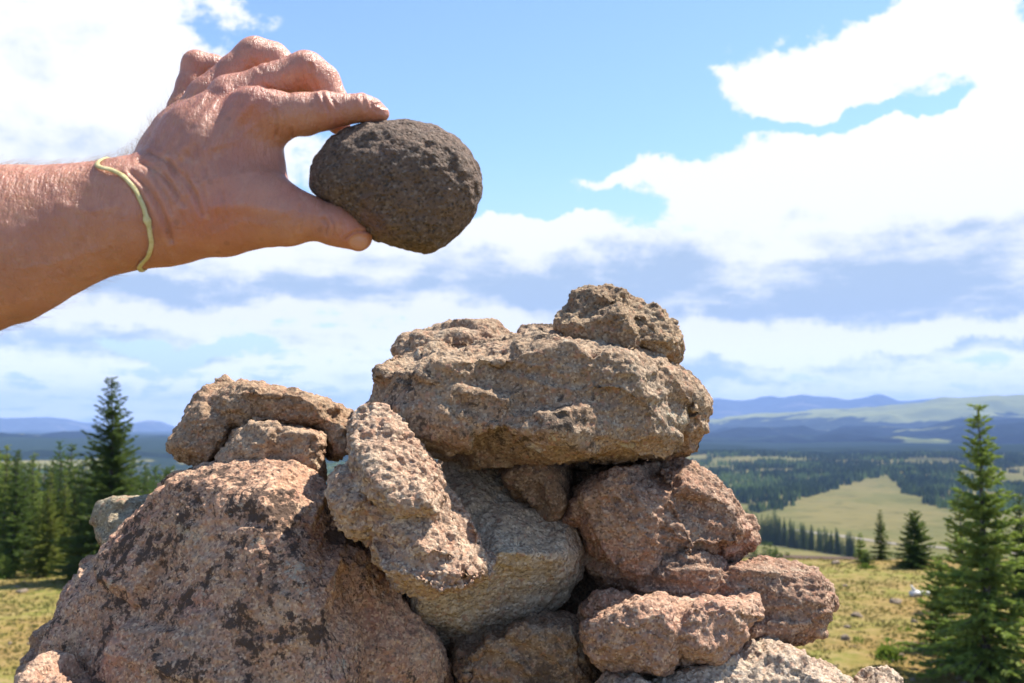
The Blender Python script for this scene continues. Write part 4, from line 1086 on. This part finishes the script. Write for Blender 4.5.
s = NT('sunburnt_skin')
g = s.n('ShaderNodeNewGeometry').outputs['Position']
rd = s.n('ShaderNodeAttribute', attribute_name='redness').outputs['Fac']; nl = s.n('ShaderNodeAttribute', attribute_name='nail').outputs['Fac']
a = s.noise(g, 28, 5, .6, .2); b = s.noise(g, 110, 4, .6); c = s.voro(g, 700, 'F1'); e = s.noise(g, 420, 3, .6)
col = s.mix(s.ramp(a, .36, .64), (.52, .235, .145), (.44, .18, .11))
col = s.mix(s.math('MULTIPLY', rd, .75), col, (.50, .15, .09))
col = s.mix(s.math('MULTIPLY', s.ramp(b, .54, .70), .45), col, (.38, .145, .09))
col = s.mix(s.math('MULTIPLY', s.ramp(b, .44, .30), .30), col, (.60, .33, .22))
fr = s.voro(g, 150, 'F1', 'Distance'); frc = s.n('ShaderNodeSeparateColor', i_0=s.voro(g, 150, 'F1', 'Color'))
col = s.mix(s.math('MULTIPLY', s.math('MULTIPLY', s.ramp(fr, .34, .18), s.ramp(frc.outputs[0], .82, .88)), .3), col, (.20, .08, .045))
col = s.mix(nl, col, (.55, .27, .18))
# fine skin lines: stretched cells crossing each other
gl = s.vmath('ADD', g, s.vmath('SCALE', s.n('ShaderNodeTexNoise', i_Vector=g, i_Scale=60.0).outputs['Color']).outputs[0])
ln1 = s.voro(s.vmath('MULTIPLY', g, (1, 1, .45)).outputs[0], 520, 'DISTANCE_TO_EDGE'); 
wv1 = s.noise(s.vmath('MULTIPLY', g, (1.6, .8, .35)).outputs[0], 240, 4, .65, .6)
hgt = s.math('ADD', s.math('MULTIPLY', s.ramp(ln1, 0, .10), .18), s.math('MULTIPLY', wv1, 2.2))
hgt = s.math('ADD', hgt, s.math('MULTIPLY', e, .5))
hgt = s.math('MULTIPLY', hgt, s.math('SUBTRACT', 1.0, s.math('MULTIPLY', nl, .9)))
bm = s.n('ShaderNodeBump', i_Strength=.6, i_Distance=.0012); s.l(hgt, bm.inputs['Height'])
p = s.n('ShaderNodeBsdfPrincipled'); s.l(col, p.inputs['Base Color']); s.l(bm.outputs[0], p.inputs['Normal'])
s.l(s.math('SUBTRACT', .43, s.math('MULTIPLY', nl, .18)), p.inputs['Roughness'])
p.inputs['Specular IOR Level'].default_value = .6
p.inputs['Subsurface Weight'].default_value = .28; p.inputs['Subsurface Radius'].default_value = (1.0, .32, .16); p.inputs['Subsurface Scale'].default_value = .006
M_SKIN = s.out(p.outputs[0]); person.data.materials.append(M_SKIN)

# ---- hair on forearm and wrist
def hairs():
    r = np.random.default_rng(12); me = person.data; n = len(me.vertices)
    co = np.empty(n * 3, np.float32); me.vertices.foreach_get('co', co); co = co.reshape(-1, 3) + np.array(person.location)
    nr = vertex_normals(me); q = co - CAM; Z = q @ FWD; px = (q @ RIGHT) / Z * FPX + 512; py = 341.5 - (q @ UP) / Z * FPX
    w_ = np.where(px < 118, 1.0, np.where(px < 205, np.clip((250 - px) / 130, 0, 1) * (py < 190) * 1.0, 0.0)) * (px > -170) * (nr @ FWD < .55)
    w_ = w_ * (1 + 1.6 * (nr @ UP > .3)); w_[(px > 112) & (px < 150)] *= 1.0
    idx = r.choice(n, 2600, p=w_ / w_.sum(), replace=False)
    V, F = [], []
    base_dir = -RIGHT * -1.0
    for i in idx:
        nn = nr[i]; along = RIGHT * (.8 + .3 * r.random()) + UP * (-.55 + .5 * r.normal()) + FWD * .25 * r.normal()
        along = along - nn * (along @ nn); along /= np.linalg.norm(along) + 1e-6
        if px[i] > 115: along = along * .6 - RIGHT * .0 + UP * .3
        L = (.007 + .007 * r.random()); up_ = nn * (.35 + .5 * r.random()); k = 4
        sd = np.cross(along, nn); sd /= np.linalg.norm(sd) + 1e-6; b = len(V)
        bend = r.normal(0, .25)
        for j in range(k + 1):
            t = j / k; c = co[i] - nn * .0003 + L * (along * t + up_ * (t - .45 * t * t) + sd * bend * t * t); wd = .000055 * (1 - .8 * t)
            for q2 in range(3):
                an = q2 * 2.094; V.append(c + wd * (sd * math.cos(an) + nn * math.sin(an)))
        for j in range(k):
            for q2 in range(3): F.append((b + j * 3 + q2, b + j * 3 + (q2 + 1) % 3, b + j * 3 + 3 + (q2 + 1) % 3, b + j * 3 + 3 + q2))
    s = NT('fair_arm_hair'); p = s.n('ShaderNodeBsdfPrincipled', i_Roughness=.35); p.inputs[0].default_value = (.42, .27, .13, 1)
    o = mesh_obj('arm_hair', np.array(V) - np.array(person.location), np.array(F), s.out(p.outputs[0])); o.parent = person
hairs()

# ---- cord bracelet: a closed band following the wrist's section
def bracelet():
    me = person.data; loc = np.array(person.location)
    dg = bpy.context.evaluated_depsgraph_get(); 
    from mathutils.bvhtree import BVHTree
    bv = BVHTree.FromPolygons([tuple(v.co) for v in me.vertices], [tuple(p.vertices) for p in me.polygons])
    # points on the plane of the band, seen edge-on from the upper left of the wrist round to below
    seen = [(95, 169), (104, 170), (116, 172), (126, 178), (134, 189), (141, 203), (146, 218), (150, 232), (152, 243), (149, 254), (143, 261), (136, 265)]
    pts = []
    for x, y in seen:
        v = P(x, y, 1) - CAM; v /= np.linalg.norm(v)
        hit = bv.ray_cast(Vector(CAM - loc), Vector(v))
        if hit[0] is not None: pts.append(np.array(hit[0]) + np.array(hit[1]) * .0010)
        elif pts: pts.append(None)
    pts = [p_ for p_ in pts if p_ is not None]
    # round the far side of the wrist
    a, b = pts[-1], pts[0]; cen = np.array(P(122, 214, .570)) - loc; back = []
    for t in np.linspace(0, 1, 16)[1:-1]:
        m = (1 - t) * a + t * b; pnt = m + FWD * (.05 * math.sin(math.pi * t)) + (m - cen) * .08 * abs(1 - 2 * t)
        near = bv.find_nearest(Vector(pnt)); back.append(np.array(near[0]) + np.array(near[1]) * .0010)
    loop = np.array(pts + back)
    # resample smoothly
    seg = np.linalg.norm(np.diff(np.vstack([loop, loop[:1]]), axis=0), axis=1); cum = np.concatenate([[0], np.cumsum(seg)])
    L2 = np.vstack([loop, loop[:1]]); tt = np.linspace(0, cum[-1], 241)[:-1]
    C = np.stack([np.interp(tt, cum, L2[:, k]) for k in range(3)], 1)
    for _ in range(40): C = (np.roll(C, 1, 0) + C * 2 + np.roll(C, -1, 0)) / 4
    T = np.roll(C, -1, 0) - np.roll(C, 1, 0); T /= np.linalg.norm(T, axis=1)[:, None]
    Nn = C - cen; Nn -= T * (Nn * T).sum(1)[:, None]; Nn /= np.linalg.norm(Nn, axis=1)[:, None]; B = np.cross(T, Nn)
    V, F = [], []; m = 10
    knot = np.exp(-((np.arange(240) - 52) / 2.2) ** 2) * .7
    for i in range(240):
        for j in range(m):
            t = 2 * math.pi * j / m; rr = (1 + .10 * math.sin(3 * t + i * .55)) * (1 + knot[i])
            V.append(C[i] + Nn[i] * (.0005 + .0007 * math.cos(t) * rr) + B[i] * .0014 * math.sin(t) * rr)
    for i in range(240):
        for j in range(m): F.append((i * m + j, i * m + (j + 1) % m, ((i + 1) % 240) * m + (j + 1) % m, ((i + 1) % 240) * m + j))
    s = NT('faded_yellow_cord'); g = s.n('ShaderNodeNewGeometry').outputs['Position']; a_ = s.noise(g, 260, 3, .6); b_ = s.noise(g, 1500, 2, .6)
    col = s.mix(s.ramp(a_, .35, .65), (.50, .42, .17), (.62, .54, .28)); bm = s.n('ShaderNodeBump', i_Strength=.6, i_Distance=.0005); s.l(b_, bm.inputs['Height'])
    p = s.n('ShaderNodeBsdfPrincipled', i_Roughness=.75); s.l(col, p.inputs['Base Color']); s.l(bm.outputs[0], p.inputs['Normal'])
    o = mesh_obj('bracelet', np.array(V), np.array(F), s.out(p.outputs[0])); o.parent = person; tag(o, 'thin pale yellow green cord bracelet with a small knot')
bracelet()

# ------------------------------------------------------------------ the stone in the hand
s = NT('dark_vesicular_basalt')
g = s.n('ShaderNodeNewGeometry').outputs['Position']
a = s.noise(g, 40, 5, .65, .2); b = s.noise(g, 260, 5, .7); c = s.noise(g, 900, 3, .7)
v1 = s.n('ShaderNodeSeparateColor', i_0=s.voro(g, 700, 'F1', 'Color'))
col = s.mix(s.ramp(a, .36, .64), (.14, .088, .058), (.195, .122, .080))
col = s.mix(s.math('MULTIPLY', s.ramp(b, .52, .70), .6), col, (.27, .18, .12))
col = s.mix(s.math('MULTIPLY', s.ramp(v1.outputs[0], .8, .92, False), .55), col, (.30, .225, .165))
col = s.mix(s.math('MULTIPLY', s.ramp(v1.outputs[1], .74, .86, False), .7), col, (.05, .035, .025))
col = s.mix(s.math('MULTIPLY', s.ramp(s.noise(g, 22, 3, .5), .60, .72), .6), col, (.22, .105, .08))
h = s.math('ADD', s.math('ADD', b, s.math('MULTIPLY', c, .45)), s.math('MULTIPLY', s.ramp(s.voro(g, 420, 'F1'), .08, .5), .5))
bm = s.n('ShaderNodeBump', i_Strength=1.0, i_Distance=.0032); s.l(h, bm.inputs['Height'])
p = s.n('ShaderNodeBsdfPrincipled', i_Roughness=.8); s.l(col, p.inputs['Base Color']); s.l(bm.outputs[0], p.inputs['Normal']); p.inputs['Specular IOR Level'].default_value = .4
M_BAS = s.out(p.outputs[0])
rock('held_stone', 'dark brown pitted oval stone pinched between thumb and fingertips against the sky', [
    dict(pts=[(309, 183), (311, 168), (318, 152), (330, 139), (346, 129), (366, 122.5), (388, 120.5), (410, 121), (432, 125), (452, 134), (468, 147), (478, 162), (483, 180), (482, 196), (475, 214), (466, 228), (452, 240), (436, 251), (428, 254), (410, 251), (390, 247), (372, 238), (352, 219), (334, 203), (318, 196), (311, 191)],
         d=.572, t=.030, tb=.030, jit=.0006, front=(.96, .84, .62, .32), ring=(.38, .68, .90, 1.0))],
    M_BAS, vox=.0011, smooth=10, big=.0005, med=.0001, small=.00035, fine=.0006, pits=.00015, terr=.0002, facet=0, cat='stone')
# ------------------------------------------------------------------ small things in the meadow
M_FIELD = mat_rock('field_stone', (.16, .14, .115), (.12, .105, .085), (.24, .215, .18), (.08, .07, .06), .3, .5, .15, .4, .3, 51.0)
def field_stone(px, py, wpx, hpx, label, seed, group='stones lying in the meadow'):
    p, d = on_ground(px, py); r = np.random.default_rng(seed)
    w = wpx * d / FPX; h = hpx * d / FPX * 1.25; bm = bmesh.new(); bmesh.ops.create_icosphere(bm, subdivisions=3, radius=1)
    co = np.array([v.co[:] for v in bm.verts]); n = fbm(co * 1.3 + seed * 3.1, 3)
    for v, k in zip(bm.verts, n):
        s_ = 1 + .32 * k; v.co = (v.co.x * w / 2 * s_, v.co.y * w * .38 * s_, v.co.z * h * .62 * s_)
    me = bpy.data.meshes.new('field_stone'); bm.to_mesh(me); bm.free(); me.materials.append(M_FIELD)
    me.polygons.foreach_set('use_smooth', np.ones(len(me.polygons), dtype=bool))
    o = bpy.data.objects.new('field_stone', me); COL.objects.link(o); o.location = (p[0], p[1], gz(p[0], p[1]) + h * .18); o.rotation_euler = (0, 0, r.random() * 3)
    return tag(o, label, 'stone', group)
field_stone(896, 603, 15, 4, 'flat dark stone in the grass just left of the white dead log', 1)
field_stone(836, 564, 10, 4, 'low dark stone near the crest below the smallest pale green spruce', 2)
field_stone(802, 570, 11, 3, 'thin flat stone in the grass above the end of the long cairn stone', 3)
field_stone(857, 617, 11, 4, 'grey stone lying in the open grass right of the long cairn stone', 4)
field_stone(846, 640, 9, 5, 'grey stone beside the small green tuft near the cairn', 5)
field_stone(22, 592, 13, 3, 'flat stone in the grass in front of the forest edge', 6)
field_stone(1012, 640, 16, 7, 'reddish lit stone beneath the right side of the tall open spruce', 7)
rs = np.random.default_rng(77)
for k in range(30):
    px = rs.choice([rs.uniform(835, 1000), rs.uniform(-20, 60), rs.uniform(100, 900)], p=[.62, .18, .20]); py = rs.uniform(575, 690)
    field_stone(px, py, rs.uniform(2.5, 6.5) * (1 + (py - 575) / 160), rs.uniform(1.3, 2.6) * (1 + (py - 575) / 160), 'small grey stone scattered in the meadow grass', 100 + k, 'small stones scattered in the meadow')

def log_thing():
    p, d = on_ground(920, 596); s = NT('weathered_wood'); g = s.n('ShaderNodeTexCoord').outputs['Object']
    a = s.noise(s.vmath('MULTIPLY', g, (1, 14, 14)).outputs[0], 4, 4, .6); col = s.mix(s.ramp(a, .35, .65), (.52, .49, .45), (.72, .70, .66))
    pr = s.n('ShaderNodeBsdfPrincipled', i_Roughness=.8); s.l(col, pr.inputs['Base Color']); m = s.out(pr.outputs[0])
    root = empty('dead_log', (p[0], p[1], gz(p[0], p[1])), .35); tag(root, 'bleached white dead log lying in the grass with a broken upright stub', 'log')
    def limb(name, pts, rad, mat=m):
        V, F = [], []; n = 9
        pts = np.array(pts, float); T = np.gradient(pts, axis=0); T /= np.linalg.norm(T, axis=1)[:, None]; A, B = frames(T)
        r = np.random.default_rng(len(pts))
        for i in range(len(pts)):
            for j in range(n):
                t = 2 * math.pi * j / n; q = rad[i] * (1 + .15 * math.sin(3 * t + i)) ; V.append(pts[i] + A[i] * q * math.cos(t) + B[i] * q * math.sin(t))
        for i in range(len(pts) - 1):
            for j in range(n): F.append((i * n + j, i * n + (j + 1) % n, (i + 1) * n + (j + 1) % n, (i + 1) * n + j))
        F.append(tuple(range(n))[::-1]); F.append(tuple((len(pts) - 1) * n + j for j in range(n)))
        return mesh_obj(name, V, F, mat, root)
    k = d / FPX
    limb('trunk', [(-11 * k, 0, 2.5 * k), (-5 * k, 0, 3 * k), (2 * k, .02, 2.6 * k), (9 * k, -.03, 2 * k), (15 * k, 0, 1.6 * k)], [3.1 * k, 3.0 * k, 2.6 * k, 2.0 * k, 1.0 * k])
    limb('broken_stub', [(-6 * k, 0, 3 * k), (-8 * k, 0, 7 * k), (-10.5 * k, .02, 11 * k)], [2.2 * k, 1.5 * k, .5 * k])
log_thing()
